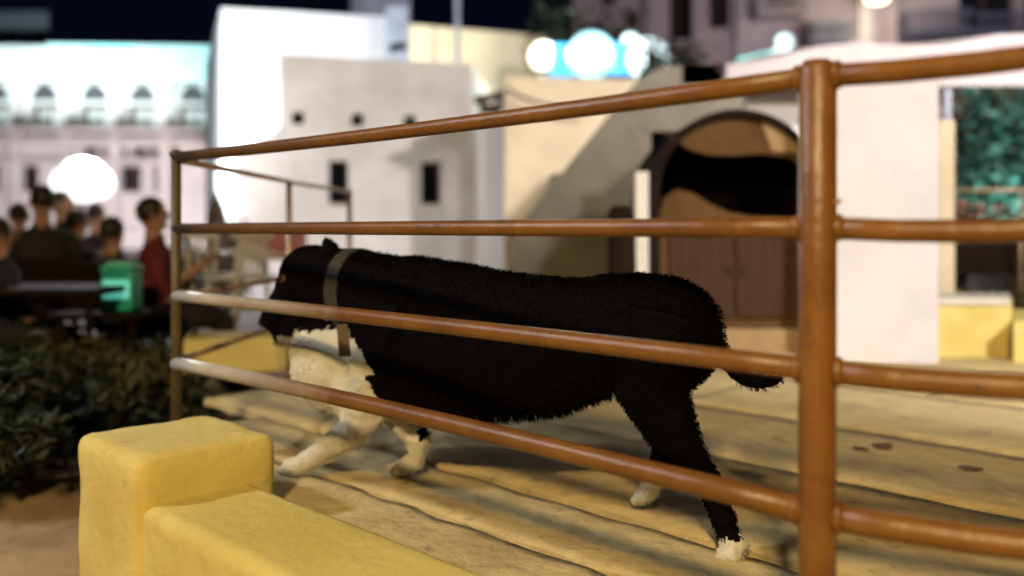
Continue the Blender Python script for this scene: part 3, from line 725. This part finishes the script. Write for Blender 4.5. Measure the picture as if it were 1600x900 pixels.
m_ = MB(); m_.tube([P(690, 178, 10.2), P(740, 158, 10.2), P(790, 138, 10.4)], .012, seg=8)

# globe lamps
def globe(x, y, d, rpx, material, label, power, color):
    z0 = LOW; c = P(x, y, d); r_ = rpx/F*d
    root = empty('globe_lamp', (c.x, c.y, z0), label, 'lamp', 'glowing globe lamps on the roofs')
    m_ = MB(); m_.ball(c, r_, seg=24); m_.build('globe', material, root)
    if power: lamp('globe_light', 'POINT', (c.x, c.y-r_-.12, c.z), power, color, .15)
    m_ = MB(); m_.tube([(c.x, c.y, z0), (c.x, c.y, c.z-r_*.9)], .035, seg=10); m_.build('pole', M['towergrey'], root)
    m_ = MB(); m_.tube([(c.x, c.y, c.z-r_*1.12), (c.x, c.y, c.z-r_*.9)], [.06, .1], seg=12); m_.build('fitter', M['metal'], root)
    return root
globe(924, 86, 15, 37, M['globec'], 'large pale cyan globe lamp, second from the left', 0, COOL)
globe(1012, 92, 15, 33, M['globe'], 'white globe lamp right of the large pale cyan one', 0, COOL)
globe(850, 88, 16, 24, M['globew'], 'cream white globe lamp at the right end of the cream block', 260, (1, .9, .68))
globe(985, 66, 15.5, 15, M['globe'], 'small white globe lamp just above the two large ones', 0, COOL)
globe(1226, 66, 15.5, 14, M['globe'], 'small white globe lamp right of the staircase top', 0, COOL)
sb = empty('lit_sign', (X(960, 15.3), 15.3, LOW), 'blue backlit panel between the large globe lamps', 'sign')
m_ = MB(); m_.box(P(955, 92, 15.3), (.86, .08, .56), bev=.02); m_.build('panel', M['bluelit'], sb)
m_ = MB(); m_.tube([(X(958, 15.3), 15.34, LOW), (X(958, 15.3), 15.34, Z(100, 15.3))], .04, seg=8); m_.build('pole', M['metal'], sb)
m_ = MB(); m_.box(P(880, 94, 15.6), (.46, .08, .58), bev=.02); m_.build('side_panel', M['bluelit'], sb)
m_ = MB(); m_.tube([(X(886, 15.6), 15.66, LOW), (X(886, 15.6), 15.66, Z(100, 15.6))], .04, seg=8); m_.build('pole', M['metal'], sb)
sb = empty('lit_canopy', (X(1190, 15), 15, LOW), 'small cyan white lit canopy edge right of the staircase top', 'canopy')
m_ = MB(); m_.box(P(1178, 92, 15), (.55, .1, .12), rot=Matrix.Rotation(R(-14), 3, 'Y')); m_.build('light_strip', M['cyanlit'], sb)
m_ = MB(); m_.box(P(1206, 86, 15.1), (.6, .1, .14), rot=Matrix.Rotation(R(-25), 3, 'Y')); m_.build('light_strip', M['globe'], sb)
m_ = MB(); m_.tube([(X(1190, 15.2), 15.2, LOW), (X(1190, 15.2), 15.2, Z(92, 15.2))], .04, seg=8); m_.build('pole', M['metal'], sb)
lamp('apartment_fill_light', 'SPOT', (X(1700, 20), 20, 5.5), 4200, (1, .90, .92), .4, target=(X(1250, 37), 37, 9), spot=110)  # added unseen spot that brightens the apartment front
lamp('tower_fill_light', 'SPOT', (X(610, 21), 21.5, 5.0), 420, (.9, .93, 1.0), .2, target=(X(600, 25), 24.5, 6.4), spot=120)  # added spot without a fitting, brightens the tower
lamp('globe_glow', 'POINT', P(950, 70, 14.2), 90, (.6, .95, 1), .3)
# roof plants by the globes
for i, (x, d, h, lab) in enumerate(((880, 18, 1.5, 'spiky dark tree left of the blue lit panels'), (960, 18.5, 2.0, 'dark tree behind the blue lit panel'), (1045, 12.5, .9, 'dark green bush right of the white globe lamp'))):
    b = Vector((X(x, d), d, Z(130, d)-.9)); b.z = LOW
    tree('tree', b, {0: 5.0, 1: 5.2, 2: 3.3}[i], [.7, .8, .5][i], 1500, M['leaf'], lab, 30+i, leaf=.22, cz=.75)

# apartment building at top right
ax0, ax1 = 895, 1800; dA = 38
fX0 = (X(ax0, dA), dA); fX1 = (X(ax1, dA-4), dA-4)
LX = math.hypot(fX1[0]-fX0[0], fX1[1]-fX0[1])
def uX(x):
    t = (x-800)/F; dx, dy = fX1[0]-fX0[0], fX1[1]-fX0[1]; k = (t*fX0[1]-fX0[0])/(dx-t*dy); return k*LX, fX0[1]+k*dy
def hX(x0, x1, y0, y1):
    (u0, d0), (u1, d1) = uX(x0), uX(x1); d = (d0+d1)/2; return (u0, u1, Z(y1, d), Z(y0, d))
hx = [hX(1046, 1080, -30, 62), hX(1108, 1140, -30, 44), hX(1498, 1590, -40, 48), hX(1196, 1246, -30, 10), hX(1262, 1316, 30, 66), hX(938, 962, -20, 8), hX(975, 998, 18, 44), hX(1600, 1680, -30, 48)]
bX, ptX, _ = building('apartment_building', [fX0, fX1, (fX1[0]+4, 48), (fX0[0]+2, 48)], LOW, 16, M['apart'], hx, 'mauve grey apartment block with dark windows and balconies at top right', rec=.6)
for h in hx: window(bX, ptX, h, rec=.6, frame=.10)
def balcony(x0, x1, y0, y1, m, proj=1.1):
    u0, u1, z1_, z0_ = hX(x0, x1, y0, y1); mm = MB()
    a, b, c, d = ptX(u0, 0, -proj), ptX(u1, 0, -proj), ptX(u1, 0, .0), ptX(u0, 0, .0)
    mm.prism([(p.x, p.y) for p in (a, b, c, d)], z1_, z1_+.22)
    for (p, q_) in ((a, b), (b, c), (a, d)):
        n_ = 14 if p is a and q_ is b else 4
        for k in range(n_+1):
            w_ = p.lerp(q_, k/n_); mm.box((w_.x, w_.y, (z1_+z0_)/2), (.05, .05, z0_-z1_))
        mid_ = (p+q_)/2; dv = (q_-p); mm.box((mid_.x, mid_.y, z0_), (dv.length, .08, .08), rot=Matrix.Rotation(math.atan2(dv.y, dv.x), 3, 'Z'))
    mm.build('balcony', m, bX)
balcony(1178, 1250, 8, 34, M['apart']); balcony(1256, 1322, 42, 74, M['towergrey']); balcony(1400, 1500, 32, 66, M['blueg'], 1.6); balcony(1500, 1600, 36, 66, M['blueg'], 1.6)
# cornice band
u0, u1, z1_, z0_ = hX(905, 1400, 70, 76)
m_ = MB(); a, b = ptX(.2, 0, -.25), ptX(LX-.2, 0, -.25); c, d = ptX(LX-.2, 0, .0), ptX(.2, 0, .0); m_.prism([(p.x, p.y) for p in (a, b, c, d)], z1_, z0_); m_.build('cornice', M['apart'], bX)
# columns of the facade
for x in (1020, 1092, 1160, 1350, 1392):
    uu, dd_ = uX(x); a = ptX(uu-.25, 0, -.3); b = ptX(uu+.25, 0, -.3); c = ptX(uu+.25, 0, 0); d = ptX(uu-.25, 0, 0)
    m_ = MB(); m_.prism([(p.x, p.y) for p in (a, b, c, d)], LOW, 15.8); m_.build('pilaster', M['hotel'] if x in (1350,) else M['apart'], bX)
wl = empty('wall_lamp', P(1370, 0, 34), 'warm lit lamp on the apartment wall at the top edge', 'lamp')
m_ = MB(); m_.ball(P(1370, -1, 34), .3, (1.5, 1, .6)); m_.build('bulb', M['warmlit'], wl)
m_ = MB(); m_.box(P(1370, -14, 34.3), (.7, .8, .15)); m_.build('hood', M['metal'], wl)
lamp('wall_lamp_light', 'POINT', P(1370, 12, 33.2), 260, (1, .85, .6), .4)

# ================================================================ hotel on the left
dH = 45
hf0 = (X(-160, dH), dH); hf1 = (X(352, dH+1), dH+1)
LH = math.hypot(hf1[0]-hf0[0], hf1[1]-hf0[1])
def uH(x):
    t = (x-800)/F; dx, dy = hf1[0]-hf0[0], hf1[1]-hf0[1]; k = (t*hf0[1]-hf0[0])/(dx-t*dy); return k*LH
def zH(y): return Z(y, dH+.5)
cent = [-85, -8, 69, 147, 222, 300]
hh = [(uH(c-22), uH(c+24), zH(200), zH(163)) for c in cent]+[(uH(c-14), uH(c+12), zH(243), zH(229)) for c in (140, 170, 186, 218, 246, 268)]+[(uH(c-20), uH(c+20), zH(300), zH(258)) for c in (-20, 40, 200, 260)]
bH, ptH, _ = building('hotel', [hf0, hf1, (hf1[0], 56), (hf0[0], 56)], LOW, zH(72), M['hotel'], hh, 'long white hotel with a row of arched windows under a cyan lit parapet at left', rec=.7)
for h in hh[:6]: window(bH, ptH, h, rec=.7, frame=.12, pane=M['hotel'])
for h in hh[6:]: window(bH, ptH, h, rec=.7, frame=.12)
for c in cent:   # arched fanlight over each window
    m_ = MB(); uc = uH(c+1); rw = uH(c+21)-uH(c+1); base_ = zH(157)
    pts = [ptH(uc+rw*math.cos(math.pi*k/14), base_+(zH(131)-base_)*math.sin(math.pi*k/14), -.03) for k in range(15)]
    m_.face(pts); ptsb = [p+(ptH(0, 0, .2)-ptH(0, 0, 0)) for p in pts]
    for k in range(14): m_.face([pts[k], ptsb[k], ptsb[k+1], pts[k+1]])
    m_.build('arched_window', M['darkarch'], bH)
for c in [-122, -47, 30, 108, 184, 262, 335]:
    m_ = MB(); a, b, cc_, d = ptH(uH(c-9), 0, -.5), ptH(uH(c+9), 0, -.5), ptH(uH(c+9), 0, 0), ptH(uH(c-9), 0, 0)
    m_.prism([(p.x, p.y) for p in (a, b, cc_, d)], LOW, zH(128)); m_.build('pier', M['hotel'], bH)
for (ya, yb, pr) in ((130, 124, .7), (210, 203, 1.2), (224, 217, 1.0), (256, 250, .9)):
    m_ = MB(); a, b, cc_, d = ptH(.1, 0, -pr), ptH(LH-.1, 0, -pr), ptH(LH-.1, 0, 0), ptH(.1, 0, 0)
    m_.prism([(p.x, p.y) for p in (a, b, cc_, d)], zH(ya), zH(yb)); m_.build('ledge', M['hotel'], bH)
for i, c in enumerate(cent):
    m_ = MB(); 
    for k in range(13):
        p = ptH(uH(c-28)+(uH(c+28)-uH(c-28))*k/12, 0, -1.1); m_.box((p.x, p.y, (zH(203)+zH(190))/2), (.06, .06, zH(190)-zH(203)))
    p = ptH(uH(c), 0, -1.1); m_.box((p.x, p.y, zH(190)), (uH(c+28)-uH(c-28), .1, .08)); m_.build('balcony_rail', M['bark'], bH)
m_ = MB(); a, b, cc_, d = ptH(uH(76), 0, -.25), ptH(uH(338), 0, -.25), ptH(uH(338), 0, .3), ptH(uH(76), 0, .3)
m_.prism([(p.x, p.y) for p in (a, b, cc_, d)], zH(122), zH(70)); m_.build('parapet', M['cyanlightcol'], bH)
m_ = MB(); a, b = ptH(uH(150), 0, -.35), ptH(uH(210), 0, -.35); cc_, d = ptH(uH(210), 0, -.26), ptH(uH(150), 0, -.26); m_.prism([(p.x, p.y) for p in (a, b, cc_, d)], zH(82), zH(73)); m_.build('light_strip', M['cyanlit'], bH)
# roof pavilion on the hotel
rp = MB(); rp.prism([(X(-150, 47), 47), (X(76, 47), 47), (X(76, 50), 50), (X(-150, 50), 50)], Z(42, 47), Z(17, 47)); rp.build('roof_slab', M['roofgrey'], bH)
for x in (-140, -60, 20, 62):
    m_ = MB(); m_.box((X(x, 48), 48, (Z(72, 48)+Z(42, 48))/2), (.3, .3, Z(42, 48)-Z(72, 48))); m_.build('roof_post', M['dark'], bH)
for i, xx in enumerate((-100, 40, 120, 200, 290)):
    p = P(xx, 100, dH-1.7)
    lamp('parapet_flood', 'SPOT', (p.x, p.y-1.6, zH(128)), 800, (.66, 1.0, 1.0), .2, target=(p.x, dH+.3, zH(85)), spot=120, parent=None)
lamp('hotel_flood', 'SPOT', (X(150, 30), 30, 1.0), 13000, (1.0, .88, .90), .4, target=(X(130, dH), dH, zH(330)), spot=58)

# flood lamp: bright white on a pole
fl = empty('street_lamp', (X(132, 10.5), 10.5, LOW), 'blazing white lamp on a pole above the seated people at left', 'lamp')
c = P(128, 282, 10.5)
for dx_, dz_, rr_ in ((0, 0, .27), (-.17, -.02, .19), (.17, -.04, .19)):
    m_ = MB(); m_.ball(c+Vector((dx_, .05*abs(dx_), dz_)), rr_, (1.1, .8, 1)); m_.build('globe', M['globehot'], fl)
m_ = MB(); m_.tube([(c.x, c.y, LOW), (c.x, c.y, c.z-.22)], .035); m_.build('pole', M['metal'], fl)
lamp('street_lamp_light', 'POINT', (c.x+.2, c.y-.1, c.z+.35), 340, (1.0, .97, .98), .15)
# tall floodlight that bleaches the left sides of the white blocks
ft = empty('floodlight', (X(-60, 12), 12, LOW), 'floodlight on a white mast beyond the left edge aimed at the white blocks', 'lamp')
fpos = Vector((X(-60, 12), 12.0, 3.2))
m_ = MB(); m_.tube([(fpos.x, fpos.y, LOW), (fpos.x, fpos.y, fpos.z)], .04); m_.build('mast', M['whitepaint'], ft)
m_ = MB(); m_.box((fpos.x, fpos.y, fpos.z+.1), (.25, .2, .2), bev=.02); m_.build('head', M['whitepaint'], ft)
lamp('floodlight_beam', 'SPOT', (fpos.x+.2, fpos.y, fpos.z+.1), 5200, COOL, .1, target=(X(380, 15), 15, 2.6), spot=100)

# ================================================================ lower terrace at left: plants, people, furniture
for i, (x, d, rx, rz, lab) in enumerate(((20, 4.0, .62, .25, 'big dark shrub at the left edge above the brown ground'), (135, 4.3, .50, .21, 'dark green shrub between the left edge shrub and the pillar'), (228, 4.4, .34, .20, 'rounded green shrub just left of the far railing post'), (-70, 3.3, .35, .30, 'dark shrub cut off by the left edge'))):
    shrub('shrub', (X(x, d), d, LOW), rx, .35, rz, 2600, 0, [M['leaf'], M['leaf2'], M['leaf'], M['leaf']][i], lab, seed=20+i, leaf=.075, group='shrubs on the lower ground at left')
m_ = MB().use(M['yellow2']); m_.prism([(X(-10, 5.6), 5.6), (X(76, 5.6), 5.6), (X(76, 5.9), 5.9), (X(-10, 5.9), 5.9)], LOW, Z(492, 5.6), bev=.015)
tag(m_.build('planter_wall', None), 'small yellow wall behind the shrubs at the left edge', 'wall')
m_ = MB().use(M['yellow2']); m_.prism([(X(286, 4.3), 4.3), (X(470, 4.45), 4.45), (X(480, 4.8), 4.8), (X(292, 4.65), 4.65)], -.031, Z(532, 4.3), bev=.012)
tag(m_.build('planter_wall', None), 'pale yellow low wall on the terrace between the far post and the dog', 'wall')
kb = MB().use(M['whitepaint']); 

def person(name, px, py, d, shirt, trousers, label, face=0, seated=True, arm=0, seed=0):
    """px,py = head centre"""
    c = P(px, py, d); root = empty(name, (c.x, c.y, LOW), label, 'person', rz=0)
    o = Vector((c.x, c.y, LOW)); hk = (c.z-LOW)/1.10; Rz = Matrix.Rotation(face, 3, 'Z')
    def W(x, y, z): return o+Rz @ Vector((x, y, z))
    m_ = MB().use(trousers)
    # hips, thighs, shins (seated)
    for s in (-1, 1):
        m_.tube([W(.08*s, 0, .47), W(.11*s, -.22, .48), W(.12*s, -.42, .46)], [.095, .085, .062], seg=12)
        m_.tube([W(.12*s, -.42, .46), W(.12*s, -.44, .26), W(.12*s, -.43, .07)], [.062, .055, .040], seg=12)
    m_.ball(W(0, 0, .48), .14, (1.15, .9, .75))
    for s in (-1, 1): m_.ball(W(.12*s, -.49, .035), .05, (.9, 2.2, .7), rot=Rz)
    m_.use(shirt)
    rings = [(.48, .15, .11), (.58, .145, .10), (.72, .165, .105), (.84, .185, .105), (.90, .165, .09), (.94, .07, .06), (.98, .052, .052)]
    seg = 18; vs = []
    for z, a, b in rings: vs.append([m_.bm.verts.new(W(a*math.cos(t), b*math.sin(t)-.02*math.sin((z-.5)*3), z)) for t in [6.283185*k/seg for k in range(seg)]])
    for i in range(len(vs)-1):
        for k in range(seg):
            f = m_.bm.faces.new((vs[i][k], vs[i][(k+1) % seg], vs[i+1][(k+1) % seg], vs[i+1][k])); f.material_index = m_.mi; f.smooth = True
    for s in (-1, 1):
        hand = W(.10*s, -.34, .60+(arm if s > 0 else 0))
        el = W(.24*s, -.08, .62)
        m_.use(shirt); m_.tube([W(.165*s, 0, .87), W(.21*s, -.02, .76), el], [.058, .050, .042], seg=10)
        m_.use(M['skin']); m_.tube([el, el.lerp(hand, .5), hand], [.041, .036, .026], seg=10)
        dv = (hand-el).normalized(); sd = dv.cross(Vector((0, 0, 1))).normalized()
        m_.ball(hand+dv*.035, .036, (1, 1, .6))
        for k, ln in enumerate((.055, .066, .062, .048)):
            b_ = hand+dv*.06+sd*(-.024+.016*k); m_.tube([b_, b_+dv*ln*.6+Vector((0, 0, -.006)), b_+dv*ln*.85+Vector((0, 0, -.026))], [.009, .008, .006], seg=6)
        b_ = hand+dv*.02-sd*.03*s; m_.tube([b_, b_-sd*.02*s+dv*.03, b_-sd*.022*s+dv*.055], [.010, .009, .007], seg=6)
    # neck and head with features
    m_.use(M['skin']); m_.tube([W(0, 0, .93), W(0, -.01, 1.03)], [.052, .050], seg=12)
    m_.ball(W(0, -.01, 1.11), .09, (.76, .92, 1.12), rot=Rz); m_.ball(W(0, -.03, 1.045), .055, (.9, .9, .7))
    m_.tube([W(0, -.095, 1.125), W(0, -.118, 1.095)], [.010, .016], seg=8)
    for s in (-1, 1): m_.ball(W(.077*s, 0, 1.10), .02, (.5, .9, 1.3))
    m_.use(M['redc']); m_.ball(W(0, -.092, 1.055), .018, (1.2, .5, .35), rot=Rz)
    bo_ = m_.build('body', None, root)
    for s in (-1, 1):
        e = MB(); e.ball(W(.028*s, -.088, 1.12), .011); e.build('eye', M['pupil'], root)
    h = MB(); h.ball(W(0, .010, 1.140), .088+.005*(seed % 3), (.86, .98, 1.0), rot=Rz)
    if seed % 2: h.ball(W(0, .07, 1.05), .075, (1.1, .6, 1.5), rot=Rz)
    bmesh.ops.delete(h.bm, geom=[v for v in h.bm.verts if (Rz.inverted() @ (v.co-o)).y < -.055 and v.co.z < o.z+1.165 or v.co.z < o.z+1.06], context='VERTS')
    hr_ = h.build('hair', M['hairb'], root)
    for ob in root.children:
        ob.matrix_parent_inverse = Matrix.Identity(4)
        ob.data.transform(Matrix.Translation(-o)); ob.location = (0, 0, 0)
        ob.data.transform(Matrix.Scale(hk, 4))
    return root, o, Rz
def stool(o, Rz, lab, material, d=0):
    root = empty('chair', o, lab, 'chair', 'chairs under the seated people')
    W = lambda x, y, z: o+Rz @ Vector((x, y, z))
    m_ = MB(); m_.box(W(0, -.03, .375), (.42, .42, .03), rot=Rz, bev=.01); m_.build('seat', material, root)
    m_ = MB(); m_.box(W(0, .20, .66), (.40, .03, .30), rot=Rz, bev=.01); m_.build('backrest', material, root)
    for sx in (-1, 1):
        for sy in (-1, 1):
            m_ = MB(); m_.tube([W(.18*sx, .17*sy-.03, .0), W(.17*sx, .16*sy-.03, .36 if sy < 0 else .62)], .014, seg=8); m_.build('leg', material, root)
ppl = [
 ('person', 238, 340, 5.6, M['maroon'], M['blackc'], 'person in a maroon top sitting just left of the far railing post', R(115), 'dark chair under the person in maroon'),
 ('person', 176, 366, 6.0, M['navy'], M['navy'], 'person in navy clothes sitting behind the teal box', R(170), 'dark chair under the person in navy'),
 ('person', 121, 350, 7.4, M['purple'], M['blackc'], 'person in a purple grey top sitting below the blazing white lamp', R(150), 'dark chair under the person in purple grey'),
 ('person', 66, 318, 6.6, M['blackc'], M['blackc'], 'person in black sitting second from the left edge', R(215), 'dark chair under the second person from the left edge'),
 ('person', 96, 322, 8.2, M['blackc'], M['blackc'], 'person in black farthest back among the seated people', R(100), 'dark chair under the farthest seated person'),
 ('person', 30, 340, 7.6, M['navy'], M['navy'], 'person in navy sitting behind the black clothed person near the left edge', R(200), 'dark chair under the navy person near the left edge'),
 ('person', 150, 338, 8.6, M['blackc'], M['blackc'], 'small dark person sitting under the right side of the blazing lamp', R(170), 'dark chair under the small dark person below the lamp'),
 ('person', -4, 372, 5.0, M['navy'], M['blackc'], 'person in a dark jacket sitting at the left edge', R(140), 'dark chair under the person at the left edge'),
]
for nm, px, py, d, sh, tr, lab, fc_, clab in ppl:
    r_, o_, Rz_ = person(nm, px, py, d, sh, tr, lab, face=fc_, arm=random.uniform(0, .25), seed=int(px))
    if o_.z < LOW: pass
    r_['group'] = 'people sitting on the lower ground'; stool(o_, Rz_, clab, M['darkwood'])
# tables
def table(px, d, top, w_, lab):
    c = Vector((X(px, d), d, LOW)); root = empty('cafe_table', c, lab, 'table', 'dark tables on the lower ground')
    m_ = MB(); m_.box(c+Vector((0, 0, top-LOW)), (w_, .55, .035), bev=.008); m_.build('tabletop', M['darkwood'], root)
    for sx in (-1, 1):
        for sy in (-1, 1):
            m_ = MB(); m_.tube([c+Vector((sx*(w_/2-.06), sy*.22, 0)), c+Vector((sx*(w_/2-.06), sy*.22, top-LOW-.01))], .018, seg=8); m_.build('leg', M['darkwood'], root)
    return top+.0175
tz = table(180, 5.0, Z(488, 5.0), .5, 'dark small table carrying the teal box')
table(50, 4.8, Z(452, 4.8), .95, 'dark long table in front of the two leftmost people')
bx = empty('cool_box', (X(191, 4.95), 4.95, tz), 'teal box with a glowing front standing on the small dark table', 'box')
m_ = MB(); m_.box((X(191, 4.95), 4.95, tz+.105), (.17, .15, .21), bev=.014); m_.build('body', M['teal'], bx)
m_ = MB(); m_.box((X(191, 4.95), 4.95-.078, tz+.12), (.145, .006, .10), bev=.002); m_.build('front_panel', M['tealglow'], bx)
m_ = MB(); m_.box((X(191, 4.95), 4.95, tz+.232), (.18, .16, .042), bev=.012); m_.build('lid', M['teal'], bx)
m_ = MB(); m_.box((X(191, 4.95), 4.95, tz+.262), (.14, .09, .016), bev=.006); m_.build('handle', M['tealw'], bx)
m_ = MB(); m_.box((X(191, 4.95), 4.95, tz+.235), (.19, .15, .03), bev=.01)
m_.bm.free()
tl = lamp('teal_box_light', 'POINT', (X(185, 4.6), 4.45, tz+.35), 0.0, (1, 1, 1), .05); bpy.data.objects.remove(tl)
# small white paper bag and cup
m_ = MB(); m_.tube([(X(256, 4.4), 4.4, 0)]*1+[(X(256, 4.4), 4.4, .01)], .01); m_.bm.free()

# white plastic chairs on the terrace behind the far post
def pchair(px, d, rz, lab, proto=[None]):
    loc = (X(px, d), d, 0.0)
    if proto[0] is None:
        root = empty('plastic_chair', (0, 0, 0), lab, 'chair', 'white plastic chairs on the terrace')
        m_ = MB(); m_.box((0, 0, .42), (.42, .42, .03), bev=.012); m_.build('seat', M['plasticw'], root)
        m_ = MB()
        for k in range(5): m_.box((-.16+.08*k, .2, .62), (.035, .02, .36), rot=Matrix.Rotation(R(8), 3, 'X'), bev=.004)
        m_.box((0, .225, .80), (.42, .03, .07), bev=.01); m_.build('backrest', M['plasticw'], root)
        for sx in (-1, 1):
            for sy in (-1, 1):
                m_ = MB(); m_.tube([(.2*sx, .2*sy, 0), (.18*sx, .18*sy, .41)], [.016, .02], seg=8); m_.build('leg', M['plasticw'], root)
            m_ = MB(); m_.tube([(.2*sx, -.18, .42), (.22*sx, -.16, .62), (.22*sx, .2, .64)], .016, seg=8); m_.build('armrest', M['plasticw'], root)
        proto[0] = root
        o = root
    else:
        o = copy_tree(proto[0])
    o.location = loc; o.rotation_euler = (0, 0, rz); o.scale = (.8, .8, .8); o['label'] = lab
    return o
pchair(322, 6.2, R(40), 'white plastic chair nearest the far railing post')
pchair(372, 6.8, R(-30), 'white plastic chair in the middle of the three behind the yellow wall')
pchair(418, 6.3, R(150), 'white plastic chair closest to the nose of the dog')
def tallthing():
    root = empty('parasol', (X(338, 8), 8.0, 0), 'closed grey parasol on a pole left of the white house', 'parasol')
    m_ = MB(); m_.tube([(X(338, 8), 8, 0), (X(338, 8), 8, Z(300, 8))], .02, seg=10); m_.build('pole', M['metal'], root)
    m_ = MB(); m_.tube([(X(338, 8), 8, Z(430, 8)), (X(338, 8), 8, Z(400, 8)), (X(338, 8), 8, Z(330, 8)), (X(338, 8), 8, Z(305, 8))], [.07, .10, .075, .015], seg=14, wob=.15); m_.build('canopy', M['bark'], root)
    m_ = MB(); m_.tube([(X(338, 8), 8, 0), (X(338, 8), 8, .07)], [.2, .17], seg=16); m_.build('base', M['whitepaint'], root)
tallthing()
# brown potted bushes near the far post
shrub('shrub', (X(282, 7.0), 7.0, LOW), .26, .2, .52, 900, 0, M['leaf2'], 'olive brown bush rising behind the far railing post', seed=41, leaf=.07)
shrub('shrub', (X(358, 8.6), 8.6, LOW), .2, .2, .62, 700, 0, M['leaf2'], 'tall narrow olive bush left of the white house wall', seed=42, leaf=.08)
m_ = MB().use(M['redc']); m_.box((X(402, 9.0), 9.0, Z(388, 9)), (.9, .5, .22), bev=.04); m_.box((X(402, 9.0), 9.2, Z(375, 9)), (.9, .12, .30), bev=.04)
for sx in (-.36, .36): m_.box((X(402, 9.0)+sx, 9.0, (LOW+.55)/2), (.08, .3, .5-LOW))
tag(m_.build('bench', None), 'dull red bench in front of the white house left of the dog', 'bench')
# loose stones on the paving
stones = [(1345, 703, .018), (1378, 700, .026), (1518, 735, .022)]
for i, (x, y, r_) in enumerate(stones):
    d = CZ*F/(y-HY); rnd = random.Random(i)
    m_ = MB(); m_.ball((0, 0, 0), r_, (1.4, 1, .5), seg=10)
    for v in m_.bm.verts: v.co.z *= .45; v.co *= 1+noise.noise(v.co*40+Vector((i, 0, 0)))*.5
    o = m_.build('stone', M['pebble']); o.location = (X(x, d), d, r_*.3); o.rotation_euler = (0, 0, rnd.uniform(0, 3))
    tag(o, ['tiny dark stone right of the orange post', 'flat dark stone just right of the tiny one by the post', 'dark stone on the paving near the right edge', 'small stone behind the tail of the dog', 'larger stone below the tail tip of the dog', 'tan stone by the front paws of the dog', 'dark stone under the chest of the dog'][i], 'stone', 'loose stones on the paving')

# ================================================================ street lights on posts: sodium lamp, white lamp at left, two added lamps
def streetlight(x, y, h, power, target, lab, spot=110, col=WARM):
    root = empty('street_lamp', (x, y, LOW), lab, 'lamp')
    m_ = MB(); m_.tube([(x, y, LOW), (x, y, h)], [.06, .04], seg=12); m_.build('pole', M['metal'], root)
    m_ = MB(); m_.box((x, y, h+.04), (.36, .24, .10), bev=.02); m_.build('head', M['metal'], root)
    lamp('street_lamp_beam', 'SPOT', (x, y, h-.08), power, col, .22, target=target, spot=spot)
streetlight(-.6, -3.2, 3.6, 2400, (1.1, 2.2, 0), 'sodium street lamp behind the camera lighting the railing and the paving', 120, (1, .73, .36))
streetlight(3.4, -.8, 3.9, 2800, (2.6, 5.0, .9), 'added unseen lamp on a post right of the camera lighting the plaster block', 48, (1, .94, .92))  # lamp and post added to brighten the white block
streetlight(5.4, 2.6, 5.0, 6200, (-.8, 13, 1.4), 'added unseen lamp on a post beyond the right edge lighting the white houses', 62, (1, .90, .86))  # lamp and post added to give the house fronts even light
streetlight(-4.2, 1.6, 3.4, 620, (-.9, 2.2, .3), 'white street lamp left of the camera lighting the far end of the railing', 58, (.95, .97, 1.0))
